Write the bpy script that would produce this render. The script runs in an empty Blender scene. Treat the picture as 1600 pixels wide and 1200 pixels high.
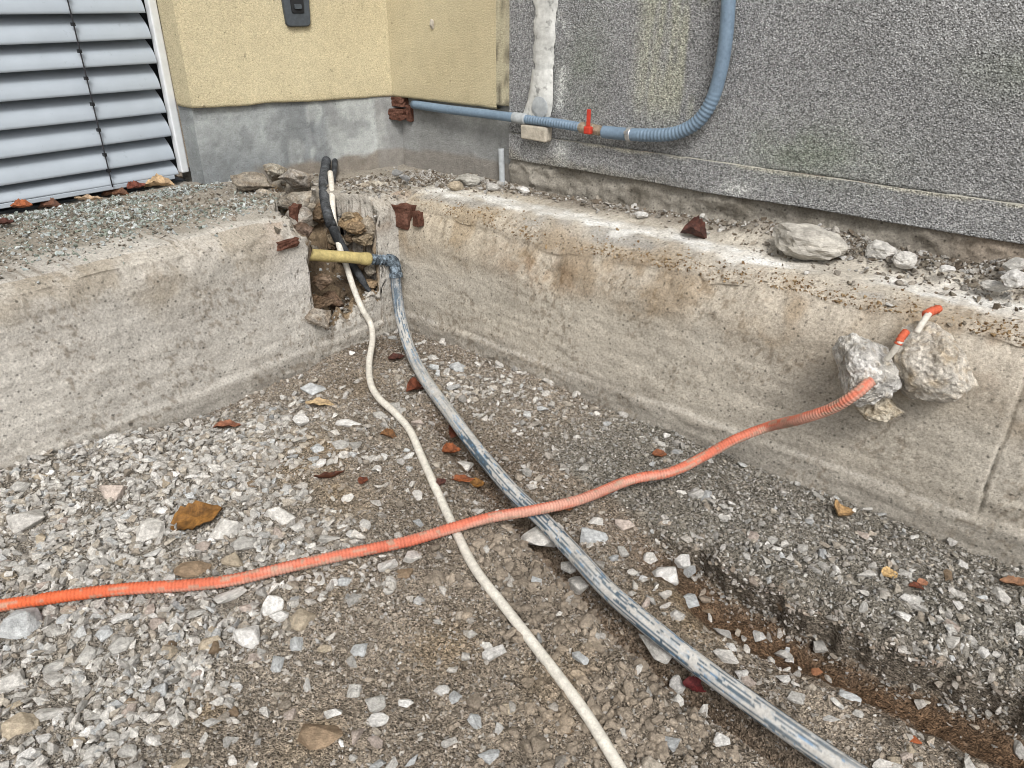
import bpy, bmesh, math, random
import numpy as np
from mathutils import Vector, Matrix, noise as mnoise

S = bpy.context.scene
COL = S.collection
RAD = math.radians

# ------------------------------------------------------------------ camera, sky, sun, exposure
EYE = np.array([2.3504, -2.0415, 1.30])
FPX = 1164.0                                   # focal length in pixels of a 1600 px wide picture
PITCH, ROLL, AZ = RAD(27.5), RAD(0.2), RAD(130.13)
_f = np.array([math.cos(AZ) * math.cos(PITCH), math.sin(AZ) * math.cos(PITCH), -math.sin(PITCH)])
_r0 = np.array([math.sin(AZ), -math.cos(AZ), 0.0])
_u0 = np.cross(_r0, _f)
CR = math.cos(ROLL) * _r0 + math.sin(ROLL) * _u0
CU = -math.sin(ROLL) * _r0 + math.cos(ROLL) * _u0
cam_d = bpy.data.cameras.new('camera')
cam = bpy.data.objects.new('camera', cam_d)
COL.objects.link(cam)
cam.matrix_world = Matrix(((CR[0], CU[0], -_f[0], EYE[0]), (CR[1], CU[1], -_f[1], EYE[1]),
                           (CR[2], CU[2], -_f[2], EYE[2]), (0, 0, 0, 1)))
cam_d.sensor_width = 36.0
cam_d.lens = FPX / 1600 * 36
cam_d.clip_start, cam_d.clip_end = 0.05, 500
S.camera = cam

world = bpy.data.worlds.new('World')
S.world = world
world.use_nodes = True
wn = world.node_tree
wn.nodes.clear()
w_out = wn.nodes.new('ShaderNodeOutputWorld')
w_bg = wn.nodes.new('ShaderNodeBackground')
w_sky = wn.nodes.new('ShaderNodeTexSky')
w_sky.sky_type = 'NISHITA'
w_sky.sun_disc = False
SUN_EL, SUN_AZ = RAD(47), RAD(-42)             # sun direction as a compass angle in the XY plane (from +X, counter-clockwise)
w_sky.sun_elevation = SUN_EL
w_sky.sun_rotation = RAD(90) - SUN_AZ
w_sky.air_density = 1.0
w_sky.dust_density = 6.0
w_sky.ozone_density = 1.0
w_hs = wn.nodes.new('ShaderNodeHueSaturation')  # overcast: the cloud layer greys the blue out
w_hs.inputs['Saturation'].default_value = 0.22
wn.links.new(w_sky.outputs[0], w_hs.inputs['Color'])
wn.links.new(w_hs.outputs[0], w_bg.inputs[0])
w_bg.inputs[1].default_value = 0.125
wn.links.new(w_bg.outputs[0], w_out.inputs[0])

sun_d = bpy.data.lights.new('sun', 'SUN')
sun_d.energy = 1.5
sun_d.angle = RAD(15)
sun_d.color = (1.0, 0.96, 0.90)
sun = bpy.data.objects.new('sun', sun_d)
COL.objects.link(sun)
_sd = Vector((math.cos(SUN_EL) * math.cos(SUN_AZ), math.cos(SUN_EL) * math.sin(SUN_AZ), math.sin(SUN_EL)))
sun.rotation_euler = _sd.to_track_quat('Z', 'Y').to_euler()

vs = S.view_settings
vs.view_transform = 'Standard'
vs.look = 'None'
vs.gamma = 1.0
vs.use_curve_mapping = False
vs.exposure = 0.27
S.cycles.filter_width = 1.0

# ------------------------------------------------------------------ helpers: picture point -> place in the world
def place(px, py, axis='z', val=0.0):
    d = _f * FPX + CR * (px - 800) + CU * (600 - py)
    i = 'xyz'.index(axis)
    return EYE + d * ((val - EYE[i]) / d[i])

def depth(p):
    return float((np.asarray(p, float) - EYE) @ _f)

def proj(P):
    P = np.asarray(P, float).reshape(-1, 3) - EYE
    z = P @ _f
    return np.stack([800 + FPX * (P @ CR) / z, 600 - FPX * (P @ CU) / z, z], 1)

# ------------------------------------------------------------------ helpers: numbers
RNG = np.random.default_rng(11)
_tab = RNG.random(1 << 16)

def _hash(ix, iy, s):
    h = (ix.astype(np.int64) * 73856093) ^ (iy.astype(np.int64) * 19349663) ^ (s * 83492791)
    return _tab[(h ^ (h >> 13)) & 0xffff]

def vnoise(x, y, s=0):
    x = np.asarray(x, float); y = np.asarray(y, float)
    x, y = np.broadcast_arrays(x, y)
    ix, iy = np.floor(x), np.floor(y)
    fx, fy = x - ix, y - iy
    fx = fx * fx * (3 - 2 * fx); fy = fy * fy * (3 - 2 * fy)
    a, b = _hash(ix, iy, s), _hash(ix + 1, iy, s)
    c, d = _hash(ix, iy + 1, s), _hash(ix + 1, iy + 1, s)
    return (a * (1 - fx) + b * fx) * (1 - fy) + (c * (1 - fx) + d * fx) * fy

def fbm(x, y, f, o=4, s=0, g=0.5):
    """about -1 .. 1"""
    x = np.asarray(x, float); y = np.asarray(y, float)
    t = 0; a = 1.0; n = 0
    for k in range(o):
        t = t + a * (vnoise(x * f + 17.3 * k, y * f - 9.1 * k, s + k) * 2 - 1)
        n += a; a *= g; f *= 2.03
    return t / n * 1.6

def cells(x, y, f, s=0):
    """distance to the nearest of one jittered point per cell, 0 .. ~1"""
    x = np.asarray(x, float) * f; y = np.asarray(y, float) * f
    ix, iy = np.floor(x), np.floor(y)
    best = np.full(np.broadcast(x, y).shape, 9.0)
    for i in (-1, 0, 1):
        for j in (-1, 0, 1):
            cx, cy = ix + i, iy + j
            best = np.minimum(best, (cx + _hash(cx, cy, s) - x) ** 2 + (cy + _hash(cx, cy, s + 5) - y) ** 2)
    return np.sqrt(best)

def sm(a, b, x):
    t = np.clip((np.asarray(x, float) - a) / (b - a), 0, 1)
    return t * t * (3 - 2 * t)

def lerp(a, b, t):
    return a + (b - a) * t

# ------------------------------------------------------------------ helpers: objects
def tag(o, label=None, cat=None, group=None, kind=None):
    if label: o['label'] = label
    if cat: o['category'] = cat
    if group: o['group'] = group
    if kind: o['kind'] = kind
    return o

def link(name, me, parent=None):
    o = bpy.data.objects.new(name, me)
    COL.objects.link(o)
    if parent is not None: o.parent = parent
    return o

def empty(name, loc, label, cat, group=None):
    o = bpy.data.objects.new(name, None)
    COL.objects.link(o)
    o.location = Vector([float(v) for v in loc])
    return tag(o, label, cat, group)

def raw_mesh(name, V, F, mat, smooth=False, tint=None):
    """V (n,3), F (m,k) with k = 3 or 4, all as numpy arrays"""
    V = np.asarray(V, np.float32); F = np.asarray(F, np.int32)
    me = bpy.data.meshes.new(name)
    n, (m, k) = len(V), F.shape
    me.vertices.add(n)
    me.vertices.foreach_set('co', V.ravel())
    me.loops.add(m * k)
    me.loops.foreach_set('vertex_index', F.ravel())
    me.polygons.add(m)
    me.polygons.foreach_set('loop_start', np.arange(0, m * k, k, dtype=np.int32))
    if tint is not None:
        at = me.attributes.new('tint', 'FLOAT_COLOR', 'POINT')
        c = np.ones((n, 4), np.float32); c[:, :3] = tint
        at.data.foreach_set('color', c.ravel())
    me.update(calc_edges=True)
    me.validate()
    me.polygons.foreach_set('use_smooth', np.full(len(me.polygons), smooth))
    if mat: me.materials.append(mat)
    return me

def own(o, parent):
    """parent that has a place of its own: keep the mesh where it was built"""
    o.parent = parent
    o.location = -parent.location
    return o

def part(name, V, F, mat, parent, smooth=False, tint=None):
    o = link(name, raw_mesh(name, V, F, mat, smooth, tint))
    return own(o, parent)

def sub(name, V, F, mat, parent, smooth=False, tint=None):
    """a piece of a part (the part's mesh already carries the shift)"""
    o = link(name, raw_mesh(name, V, F, mat, smooth, tint))
    o.parent = parent
    return o

def grid_faces(r, c):
    i = np.arange(r * c).reshape(r, c)
    return np.stack([i[:-1, :-1], i[:-1, 1:], i[1:, 1:], i[1:, :-1]], -1).reshape(-1, 4)

def bm_arrays(bm):
    bmesh.ops.triangulate(bm, faces=bm.faces[:])
    bm.verts.index_update()
    V = np.array([v.co[:] for v in bm.verts]); F = np.array([[v.index for v in f.verts] for f in bm.faces])
    bm.free()
    return V, F

def box(x0, x1, y0, y1, z0, z1, bevel=0.0, seg=2):
    bm = bmesh.new()
    bmesh.ops.create_cube(bm, size=1)
    for v in bm.verts:
        v.co = Vector((x0 + (v.co.x + .5) * (x1 - x0), y0 + (v.co.y + .5) * (y1 - y0), z0 + (v.co.z + .5) * (z1 - z0)))
    if bevel:
        bmesh.ops.bevel(bm, geom=bm.edges[:], offset=bevel, segments=seg, affect='EDGES', profile=.5)
    return bm_arrays(bm)

def merge(*parts):
    Vs, Fs, n = [], [], 0
    for V, F in parts:
        Vs.append(np.asarray(V)); Fs.append(np.asarray(F) + n); n += len(V)
    return np.concatenate(Vs), np.concatenate(Fs)

def spline(P, step=0.012):
    """Catmull-Rom through P, resampled at even steps"""
    P = np.asarray(P, float)
    Q = np.vstack([2 * P[0] - P[1], P, 2 * P[-1] - P[-2]])
    out = []
    for i in range(1, len(Q) - 2):
        t = np.linspace(0, 1, 24, endpoint=False)[:, None]
        a, b, c, d = Q[i - 1], Q[i], Q[i + 1], Q[i + 2]
        out.append(.5 * (2 * b + (c - a) * t + (2 * a - 5 * b + 4 * c - d) * t ** 2 + (3 * b - a - 3 * c + d) * t ** 3))
    out.append(P[-1:])
    D = np.concatenate(out)
    L = np.concatenate([[0], np.cumsum(np.linalg.norm(np.diff(D, axis=0), axis=1))])
    n = max(2, int(L[-1] / step) + 1)
    s = np.linspace(0, L[-1], n)
    return np.stack([np.interp(s, L, D[:, k]) for k in range(3)], 1), s

def tube(P, r, seg=14):
    """P (n,3) centre line, r a number or (n,) radii; closed ends; quads"""
    P = np.asarray(P, float); n = len(P)
    r = np.broadcast_to(np.asarray(r, float), (n,))
    T = np.gradient(P, axis=0); T /= np.linalg.norm(T, axis=1)[:, None]
    up = np.array([0, 0, 1.0]) if abs(T[0][2]) < .9 else np.array([1.0, 0, 0])
    N = np.cross(T[0], up); N /= np.linalg.norm(N)
    rings = []
    a = np.linspace(0, 2 * math.pi, seg, endpoint=False)
    for i in range(n):
        N = N - T[i] * (N @ T[i]); N /= np.linalg.norm(N)
        B = np.cross(T[i], N)
        rings.append(P[i] + r[i] * (np.cos(a)[:, None] * N + np.sin(a)[:, None] * B))
    V = np.concatenate(rings + [P[:1], P[-1:]])
    i = np.arange(n * seg).reshape(n, seg); j = np.roll(i, -1, 1)
    F = np.stack([i[:-1], j[:-1], j[1:], i[1:]], -1).reshape(-1, 4)
    c0, c1 = n * seg, n * seg + 1
    cap0 = np.stack([np.full(seg, c0), j[0], i[0], i[0]], -1); cap1 = np.stack([np.full(seg, c1), i[-1], j[-1], j[-1]], -1)
    tri = np.concatenate([cap0[:, :3], cap1[:, :3]])
    q = np.concatenate([F[:, [0, 1, 2]], F[:, [0, 2, 3]], tri])
    return V, q

# ------------------------------------------------------------------ materials
def material(name, src, grains=(), bumps=(), rough=.9, spec=.25, coord='obj', metal=0.0, top=None):
    """src: (r,g,b) | 'tint' (mesh attribute) | 'obj' (object colour).
    grains: (kind, scale, low, high[, in_low, in_high, xyz]) multiply the colour; bumps: (kind, scale, height in m[, xyz])"""
    m = bpy.data.materials.new(name)
    m.use_nodes = True
    nt = m.node_tree; N = nt.nodes; L = nt.links
    N.clear()
    out = N.new('ShaderNodeOutputMaterial'); bs = N.new('ShaderNodeBsdfPrincipled')
    L.new(bs.outputs[0], out.inputs[0])
    bs.inputs['Roughness'].default_value = rough
    bs.inputs['Specular IOR Level'].default_value = spec
    bs.inputs['Metallic'].default_value = metal
    if coord == 'obj':
        co = N.new('ShaderNodeTexCoord').outputs['Object']
    else:
        co = N.new('ShaderNodeNewGeometry').outputs['Position']
    def tex(kind, scale, xyz=(1, 1, 1)):
        mp = N.new('ShaderNodeMapping'); mp.inputs['Scale'].default_value = [scale * k for k in xyz]
        L.new(co, mp.inputs[0])
        if kind == 'noise':
            t = N.new('ShaderNodeTexNoise'); t.inputs['Scale'].default_value = 1
            t.inputs['Detail'].default_value = 4; t.inputs['Roughness'].default_value = .6
            L.new(mp.outputs[0], t.inputs['Vector']); return t.outputs['Fac']
        t = N.new('ShaderNodeTexVoronoi'); t.inputs['Scale'].default_value = 1
        L.new(mp.outputs[0], t.inputs['Vector'])
        if kind == 'cell':
            s = N.new('ShaderNodeSeparateColor'); L.new(t.outputs['Color'], s.inputs[0]); return s.outputs[0]
        return t.outputs['Distance']
    if src == 'tint':
        a = N.new('ShaderNodeAttribute'); a.attribute_name = 'tint'; c = a.outputs['Color']
    elif src == 'obj':
        c = N.new('ShaderNodeObjectInfo').outputs['Color']
    else:
        a = N.new('ShaderNodeRGB'); a.outputs[0].default_value = (*src, 1); c = a.outputs[0]
    for g in grains:
        kind, scale, lo, hi = g[:4]
        i0, i1 = (g[4], g[5]) if len(g) > 5 else ((.3, .7) if kind == 'noise' else (0, 1))
        t = tex(kind, scale, g[6] if len(g) > 6 else (1, 1, 1))
        mr = N.new('ShaderNodeMapRange')
        L.new(t, mr.inputs[0])
        for k, v in zip((1, 2), (i0, i1)): mr.inputs[k].default_value = v
        if isinstance(lo, tuple):
            mx = N.new('ShaderNodeMix'); mx.data_type = 'RGBA'
            mr.inputs[3].default_value = 0; mr.inputs[4].default_value = 1
            L.new(mr.outputs[0], mx.inputs[0])
            mx.inputs[6].default_value = (*lo, 1); mx.inputs[7].default_value = (*hi, 1)
            f = mx.outputs[2]
        else:
            mr.inputs[3].default_value = lo; mr.inputs[4].default_value = hi; f = mr.outputs[0]
        mm = N.new('ShaderNodeVectorMath'); mm.operation = 'MULTIPLY'
        L.new(c, mm.inputs[0]); L.new(f, mm.inputs[1]); c = mm.outputs[0]
    L.new(c, bs.inputs['Base Color'])
    h = None
    for b in bumps:
        t = tex(b[0], b[1], b[3] if len(b) > 3 else (1, 1, 1))
        ml = N.new('ShaderNodeMath'); ml.operation = 'MULTIPLY'; ml.inputs[1].default_value = b[2]
        L.new(t, ml.inputs[0])
        if h is None: h = ml.outputs[0]
        else:
            ad = N.new('ShaderNodeMath'); L.new(h, ad.inputs[0]); L.new(ml.outputs[0], ad.inputs[1]); h = ad.outputs[0]
    if h is not None:
        bp = N.new('ShaderNodeBump'); bp.inputs['Strength'].default_value = 1; bp.inputs['Distance'].default_value = 1
        L.new(h, bp.inputs['Height']); L.new(bp.outputs[0], bs.inputs['Normal'])
    return m

M = {}
M['soil'] = material('soil', 'tint', [('noise', 9, .8, 1.2), ('noise', 70, .7, 1.3), ('cell', 230, .38, 1.8), ('noise', 450, .5, 1.5)],
                     [('noise', 60, .012), ('noise', 200, .008), ('voro', 260, .006)], coord='pos', rough=.95, spec=.15)
M['grit'] = material('grit', 'tint', [('noise', 90, .72, 1.2), ('noise', 200, .7, 1.25), ('noise', 600, .75, 1.25)], [('noise', 400, .002)], coord='pos', rough=.92, spec=.2)
M['stone'] = material('stone', 'obj', [('noise', 2, .72, 1.15), ('noise', 7, .72, 1.25), ('noise', 30, .78, 1.22)], [('noise', 6, .0035), ('noise', 24, .0016)], rough=.9, spec=.2)
M['lump'] = material('lump', 'tint', [('noise', 20, .75, 1.25), ('cell', 110, .75, 1.3), ('noise', 300, .7, 1.3)],
                     [('voro', 75, .006), ('noise', 140, .006), ('noise', 400, .003)], rough=.95, spec=.15)
M['concrete'] = material('concrete', 'tint', [('noise', 2.2, .86, 1.1), ('noise', 17, .90, 1.08), ('voro', 34, .42, 1.0, .09, .17), ('voro', 70, .6, 1.0, .10, .2), ('noise', 120, .70, 1.24),
                         ('noise', 55, .42, 1.0, .29, .37), ('noise', 380, .72, 1.26)],
                         [('noise', 25, .003), ('noise', 110, .0022), ('noise', 330, .0012)], coord='pos', rough=.93, spec=.2)
M['yellow'] = material('yellow_plaster', 'tint', [('noise', 1.6, .93, 1.05), ('noise', 26, .93, 1.06), ('noise', 130, .74, 1.14, .3, .7, (1, 1, 1.8)),
                        ('noise', 60, .42, 1.0, .27, .36), ('noise', 300, .72, 1.2)],
                        [('noise', 90, .0035, (1, 1, 1.3)), ('noise', 260, .0035)], coord='pos', rough=.95, spec=.1)
M['roughcast'] = material('grey_roughcast', 'tint', [('noise', 2.5, .9, 1.1), ('cell', 250, .42, 1.55), ('noise', 340, .55, 1.5, .36, .64), ('noise', 90, .85, 1.15)],
                        [('voro', 190, .004), ('noise', 260, .003)], coord='pos', rough=.95, spec=.15)
M['plinth'] = material('plinth_render', 'tint', [('noise', 4, .8, 1.15), ('noise', 30, .85, 1.12), ('noise', 160, .85, 1.15), ('noise', 55, .55, 1.0, .27, .34)],
                        [('noise', 50, .005), ('noise', 200, .003)], coord='pos', rough=.9, spec=.25)
M['brick'] = material('red_brick', (.135, .058, .040), [('noise', 25, (.55, .55, .55), (1.25, 1.5, 1.6)), ('noise', 120, .6, 1.35)], [('noise', 60, .008), ('noise', 200, .004)], rough=.95, spec=.1)
M['slat'] = material('painted_aluminium', (.38, .43, .485), [('noise', 3, .93, 1.05), ('noise', 40, .8, 1.0, .26, .36), ('noise', 9, .95, 1.04)], [('noise', 20, .0006)], rough=.42, spec=.5)
M['rail'] = material('white_rail', (.74, .77, .80), [('noise', 20, .88, 1.03)], rough=.4, spec=.5)
M['dark'] = material('dark_metal', (.018, .02, .024), rough=.5)
M['cord'] = material('ladder_cord', (.035, .035, .04), [('noise', 200, .7, 1.3)], rough=.9)
M['glass'] = material('dark_pane', (.012, .014, .017), rough=.25, spec=.5)  # near-black backing colour for the shade between the slats
M['slate'] = material('slate_plastic', (.055, .065, .075), [('noise', 60, .8, 1.2)], rough=.55, spec=.4)
M['black'] = material('black_plastic', (.012, .013, .015), rough=.5, spec=.4)
M['pipe_blue'] = material('grey_blue_plastic', (.165, .235, .315), [('noise', 12, .85, 1.1), ('noise', 90, .85, 1.1), ('noise', 30, .75, 1.0, .28, .36)], [('noise', 150, .0006)], rough=.5, spec=.4)
M['valve_red'] = material('red_lever', (.50, .045, .025), [('noise', 80, .8, 1.15)], rough=.5, spec=.4)
M['brass'] = material('dull_brass', (.33, .27, .20), [('noise', 90, .7, 1.2)], rough=.5, spec=.5, metal=.3)
M['steel'] = material('zinc_clamp', (.5, .5, .5), [('noise', 90, .8, 1.15)], rough=.4, metal=.7)
M['orange'] = material('orange_conduit', 'tint', [('noise', 9, .86, 1.08), ('noise', 60, .86, 1.1), ('noise', 260, .82, 1.15)], [('noise', 300, .0008)], rough=.68, spec=.25)
M['cable_white'] = material('dusty_white_cable', (.72, .69, .62), [('noise', 10, .82, 1.08), ('noise', 70, .8, 1.12), ('noise', 240, .85, 1.1)], [('noise', 200, .001)], rough=.75, spec=.2)
M['cable_black'] = material('dusty_black_cable', (.035, .038, .042), [('noise', 25, .6, 2.6, .4, .7), ('noise', 160, .7, 1.5)], [('noise', 160, .001)], rough=.7, spec=.25)
M['sleeve'] = material('yellow_sleeve', (.52, .43, .19), [('noise', 14, .75, 1.15), ('noise', 90, .75, 1.15)], [('noise', 140, .001)], rough=.6, spec=.3)
M['coupling'] = material('dirty_coupling', (.075, .095, .115), [('noise', 40, .6, 2.8, .42, .68), ('noise', 160, .6, 1.5)], [('noise', 90, .003)], rough=.75, spec=.25)
M['pvc'] = material('chalky_white_plastic', (.66, .67, .65), [('noise', 7, .72, 1.08), ('noise', 45, .8, 1.1), ('noise', 22, .45, 1.0, .34, .44)], [('noise', 60, .003)], rough=.8, spec=.2)
M['beige'] = material('beige_collar', (.47, .43, .36), [('noise', 30, .75, 1.12), ('noise', 130, .8, 1.15)], [('noise', 70, .003)], rough=.8)
M['conduit_grey'] = material('pale_grey_conduit', (.40, .43, .45), [('noise', 40, .7, 1.1)], [('noise', 100, .001)], rough=.7)
M['leaf'] = material('dry_leaf', 'obj', [('noise', 2.2, (.5, .45, .42), (1.2, 1.1, .95), .35, .68), ('noise', 8, .65, 1.35), ('noise', 30, .8, 1.2)], [('noise', 6, .004)], rough=.7, spec=.3)
M['foam'] = material('white_foam', (.78, .79, .80), [('noise', 6, .85, 1.05)], [('voro', 14, .03)], rough=.85)

# grey water pipe: dusty, with blue-black streaks along it
def streaked_pipe():
    m = material('dusty_water_pipe', 'tint', [('noise', 120, .8, 1.2), ('noise', 20, .85, 1.12)], [('noise', 160, .0014), ('noise', 420, .001)], coord='pos', rough=.7, spec=.25)
    return m
M['pipe_dusty'] = streaked_pipe()

# ------------------------------------------------------------------ shape of the ground and the footings
PIPE_PX = [(619, 448, .20), (622, 470, .17), (627, 500, .12), (640, 545, .065), (664, 592, .045), (700, 642, .04), (745, 702, .04), (800, 767, .038),
           (850, 815, .036), (900, 868, .034), (950, 922, .036), (1010, 974, .038), (1080, 1030, .036), (1150, 1082, .034), (1220, 1132, .034),
           (1290, 1180, .034), (1360, 1225, .034), (1450, 1283, .03), (1560, 1350, .02)]
PIPE_W = np.array([place(a, b, 'z', z) for a, b, z in PIPE_PX])
_pl = PIPE_W[3:, :2]

def pipe_sd(x, y):
    """signed distance in plan to the water pipe (positive on the side of the white cable), and how far along"""
    x = np.asarray(x, float); y = np.asarray(y, float)
    bd = np.full(x.shape, 9.0); bs = np.zeros(x.shape); bt = np.zeros(x.shape)
    acc = 0.0
    for a, b in zip(_pl[:-1], _pl[1:]):
        e = b - a; L = math.hypot(*e); e = e / L
        t = np.clip((x - a[0]) * e[0] + (y - a[1]) * e[1], 0, L)
        dx, dy = x - a[0] - t * e[0], y - a[1] - t * e[1]
        d = np.hypot(dx, dy); s = e[0] * dy - e[1] * dx
        k = d < bd
        bd = np.where(k, d, bd); bs = np.where(k, np.where(s < 0, d, -d), bs); bt = np.where(k, acc + t, bt)
        acc += L
    return bs, bt

_ex = [1.1, 1.46, 1.528, 1.626, 1.736, 1.831, 1.987, 2.211, 2.468, 2.9, 4]
_ey = [-.44, -.509, -.513, -.530, -.526, -.578, -.587, -.574, -.533, -.5, -.45]

def bank_u(x, y):
    """how far in front of the gravel bank's cut edge, metres"""
    return np.interp(x, _ex, _ey) - y + fbm(x, y, 5, 2, 40) * .020 + fbm(x, y, 24, 3, 43) * .010

def bank_a(x):
    return sm(1.40, 1.90, x)

def gz(x, y):
    x = np.asarray(x, float); y = np.asarray(y, float)
    z = fbm(x, y, 2.1, 3, 1) * .010 + fbm(x, y, 11, 3, 5) * .005 + fbm(x, y, 42, 3, 9, .6) * .0045 + (.006 * (1 - np.clip(cells(x, y, 34, 12), 0, 1)) ** 2)
    z += .045 * np.exp(-(x / .30) ** 2 - ((y + 1.55) / .32) ** 2)
    z -= .030 * np.exp(-(x / .35) ** 2) * sm(-1.3, -1.05, y) * (1 - sm(-.6, -.35, y))
    z -= .030 * np.exp(-(y / .22) ** 2) * sm(.6, 1.2, x)
    u = bank_u(x, y); A = bank_a(x)
    z += A * (.026 * (1 - sm(-.016, .012, u)) * sm(-.08, -.30, y) + .018 * sm(-.16, -.02, u) * (1 - sm(0, .03, u)))
    z -= A * (.028 * sm(-.07, .0, u) + .072 * sm(-.005, .013, u)) * (1 - sm(.07, .24, u))
    # clods on the bank's face
    z += A * fbm(x, y, 26, 3, 60) * .016 * np.exp(-((u + .05) / .12) ** 2)
    z -= .022 * np.exp(-(y / .016) ** 2) * (x > .02) + .016 * np.exp(-(x / .016) ** 2)
    sd, t = pipe_sd(x, y)
    g = sm(.30, .55, t) * (1 - sm(2.2, 2.5, t))
    z -= g * .085 * np.exp(-((sd - .016) / .045) ** 2) * (0.6 + .4 * sm(.8, 1.3, t))
    z += g * .030 * np.exp(-((sd - .14) / .07) ** 2) * (.55 + .45 * fbm(x, y, 9, 2, 70))
    z += g * sm(.7, 1.1, t) * .034 * np.exp(-((sd - .19) / .15) ** 2) * (1 - np.clip(cells(x, y, 16, 77), 0, 1)) ** 1.2
    return z

H = .573
_rx = [0, .08, .5, .78, 1.2, 1.6, 1.95, 2.3, 7]
_rz = [.525, .515, .485, .475, .495, .52, .54, .545, .545]

def notch(x, y):
    """broken-out hole in the left footing: (inside 0..1, floor height)"""
    yl = -.452 + fbm(x, x * 0 + 3, 16, 3, 81) * .035 + sm(.12, .42, -x) * .16
    yr = -.098 + fbm(x, x * 0 + 8, 7, 2, 83) * .02 - sm(.03, .30, -x) * .06
    w = fbm(x, y, 24, 4, 87, .6)
    ins = sm(-.010, .012, y - yl + w * .018) * sm(-.006, .014, yr - y + fbm(x, y, 8, 2, 89) * .02)
    fl = .165 + fbm(x, y, 13, 3, 85) * .035 + .03 * sm(-.2, -.1, y) + .34 * sm(.06, .46, -x) - .05 * np.exp(-((x + .07) / .05) ** 2) + fbm(x, y, 45, 2, 88) * .014
    return ins, fl

def top_z(x, y):
    """top of both footings, and the rounded or broken front edge"""
    x = np.asarray(x, float); y = np.asarray(y, float)
    h = H + fbm(x, y, 4, 3, 20) * .006 + fbm(x, y, 30, 3, 22) * .003
    er = np.interp(x, _rx, _rz) + fbm(x, x * 0 + 1, 7, 4, 24) * .010
    zr = er + (h - er) * np.clip((y + fbm(x, y, 12, 2, 26) * .012) / .14, 0, 1) ** .6
    zr = zr + (.050 * sm(.24, .42, y + fbm(x, y, 7, 3, 200) * .04) * sm(.8, 1.4, x) + .012 * sm(.25, .35, y)) * (.7 + .5 * fbm(x, y, 9, 4, 201))
    zr = zr - .028 * np.exp(-((x - .80) / .13) ** 2 - ((y - .02) / .05) ** 2)
    el = .540 + fbm(y, y * 0 + 2, 5, 4, 28) * .006
    d = np.where(y > 0, np.hypot(x, y), -x)
    zl = el + (h - el) * sm(-.004, .075, d) - .050 * sm(.84, .97, -x) * (y < -.3)
    z = np.where(x >= 0, zr, zl)
    ins, fl = notch(x, y)
    ins = np.where((x < .001) & (y < 0), ins, 0)
    return z * (1 - ins) + np.minimum(fl, z) * ins

# ------------------------------------------------------------------ ground sheet
def axis(lo, hi, n, far_lo, far_hi):
    a = np.linspace(lo, hi, n)
    g = [hi]; st = (hi - lo) / n
    while g[-1] < far_hi: st *= 1.35; g.append(g[-1] + st)
    b = [lo]; st = (hi - lo) / n
    while b[-1] > far_lo: st *= 1.35; b.append(b[-1] - st)
    return np.array(b[:0:-1] + list(a) + g[1:])

def zone(x, y, spots):
    """sum of soft round spots: (px, py, radius m, weight)"""
    t = np.zeros(np.shape(x))
    for px, py, r, w in spots:
        p = place(px, py)
        t = t + w * np.exp(-((x - p[0]) ** 2 + (y - p[1]) ** 2) / r ** 2)
    return t

PALE = [(60, 800, .26, 1), (200, 760, .26, 1), (350, 700, .26, 1), (60, 950, .24, .9), (250, 880, .25, .9), (390, 830, .2, .9), (440, 650, .14, .5), (150, 1040, .22, .9),
        (30, 1120, .22, .8), (330, 980, .2, .6), (-150, 900, .5, .9), (-100, 1200, .4, .7), (700, 590, .2, .4), (790, 620, .16, .4), (560, 690, .18, .35), (520, 860, .16, .5)]
TAN = [(480, 720, .14, 1), (530, 780, .10, .7), (440, 690, .10, .7), (490, 900, .10, .6), (480, 1150, .06, .7), (560, 600, .10, .6), (320, 1110, .05, .6), (690, 1010, .08, .5), (300, 895, .06, .6), (880, 1080, .1, .5), (1060, 930, .1, .7), (1100, 960, .08, .6)]
DARKSOIL = [(600, 545, .14, .7), (700, 560, .12, .4), (750, 740, .10, .6), (830, 720, .16, .35), (1000, 760, .2, .3)]

def soil_color(x, y):
    n = fbm(x, y, 6, 4, 90) * .5 + .5
    c = lerp(np.array([.21, .183, .152]), np.array([.29, .255, .215]), n[..., None])
    pal = np.clip(zone(x, y, PALE), 0, 1)[..., None]
    c = lerp(c, np.array([.27, .255, .23]), pal * .8)
    tn = np.clip(zone(x, y, TAN) * (.6 + .5 * fbm(x, y, 14, 3, 92)), 0, 1)[..., None]
    c = lerp(c, np.array([.33, .255, .165]), tn * .85)
    dk = np.clip(zone(x, y, DARKSOIL), 0, 1)[..., None]
    c = lerp(c, np.array([.115, .085, .062]), dk * .8)
    u, A = bank_u(x, y), bank_a(x)
    bank = (sm(.9, 1.3, x) * (1 - sm(-.02, .02, u)))[..., None]
    c = lerp(c, np.array([.180, .174, .156]), bank * .9)
    red = (A * sm(.012, .03, u) * (1 - sm(.10, .22, u + fbm(x, y, 14, 3, 95) * .05)))[..., None]
    c = lerp(c, np.array([.150, .098, .062]), np.clip(red * 1.1, 0, 1))
    face = (A * np.exp(-((u - .0) / .04) ** 2))[..., None]
    c = lerp(c, np.array([.15, .135, .115]), face * .5)
    sd, t = pipe_sd(x, y)
    g = (sm(.25, .5, t) * (1 - sm(2.2, 2.5, t)) * np.exp(-((sd - .02) / .05) ** 2))[..., None]
    c = lerp(c, np.array([.14, .10, .07]), g * .75)
    return c * np.array([.95, .92, .875])

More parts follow.
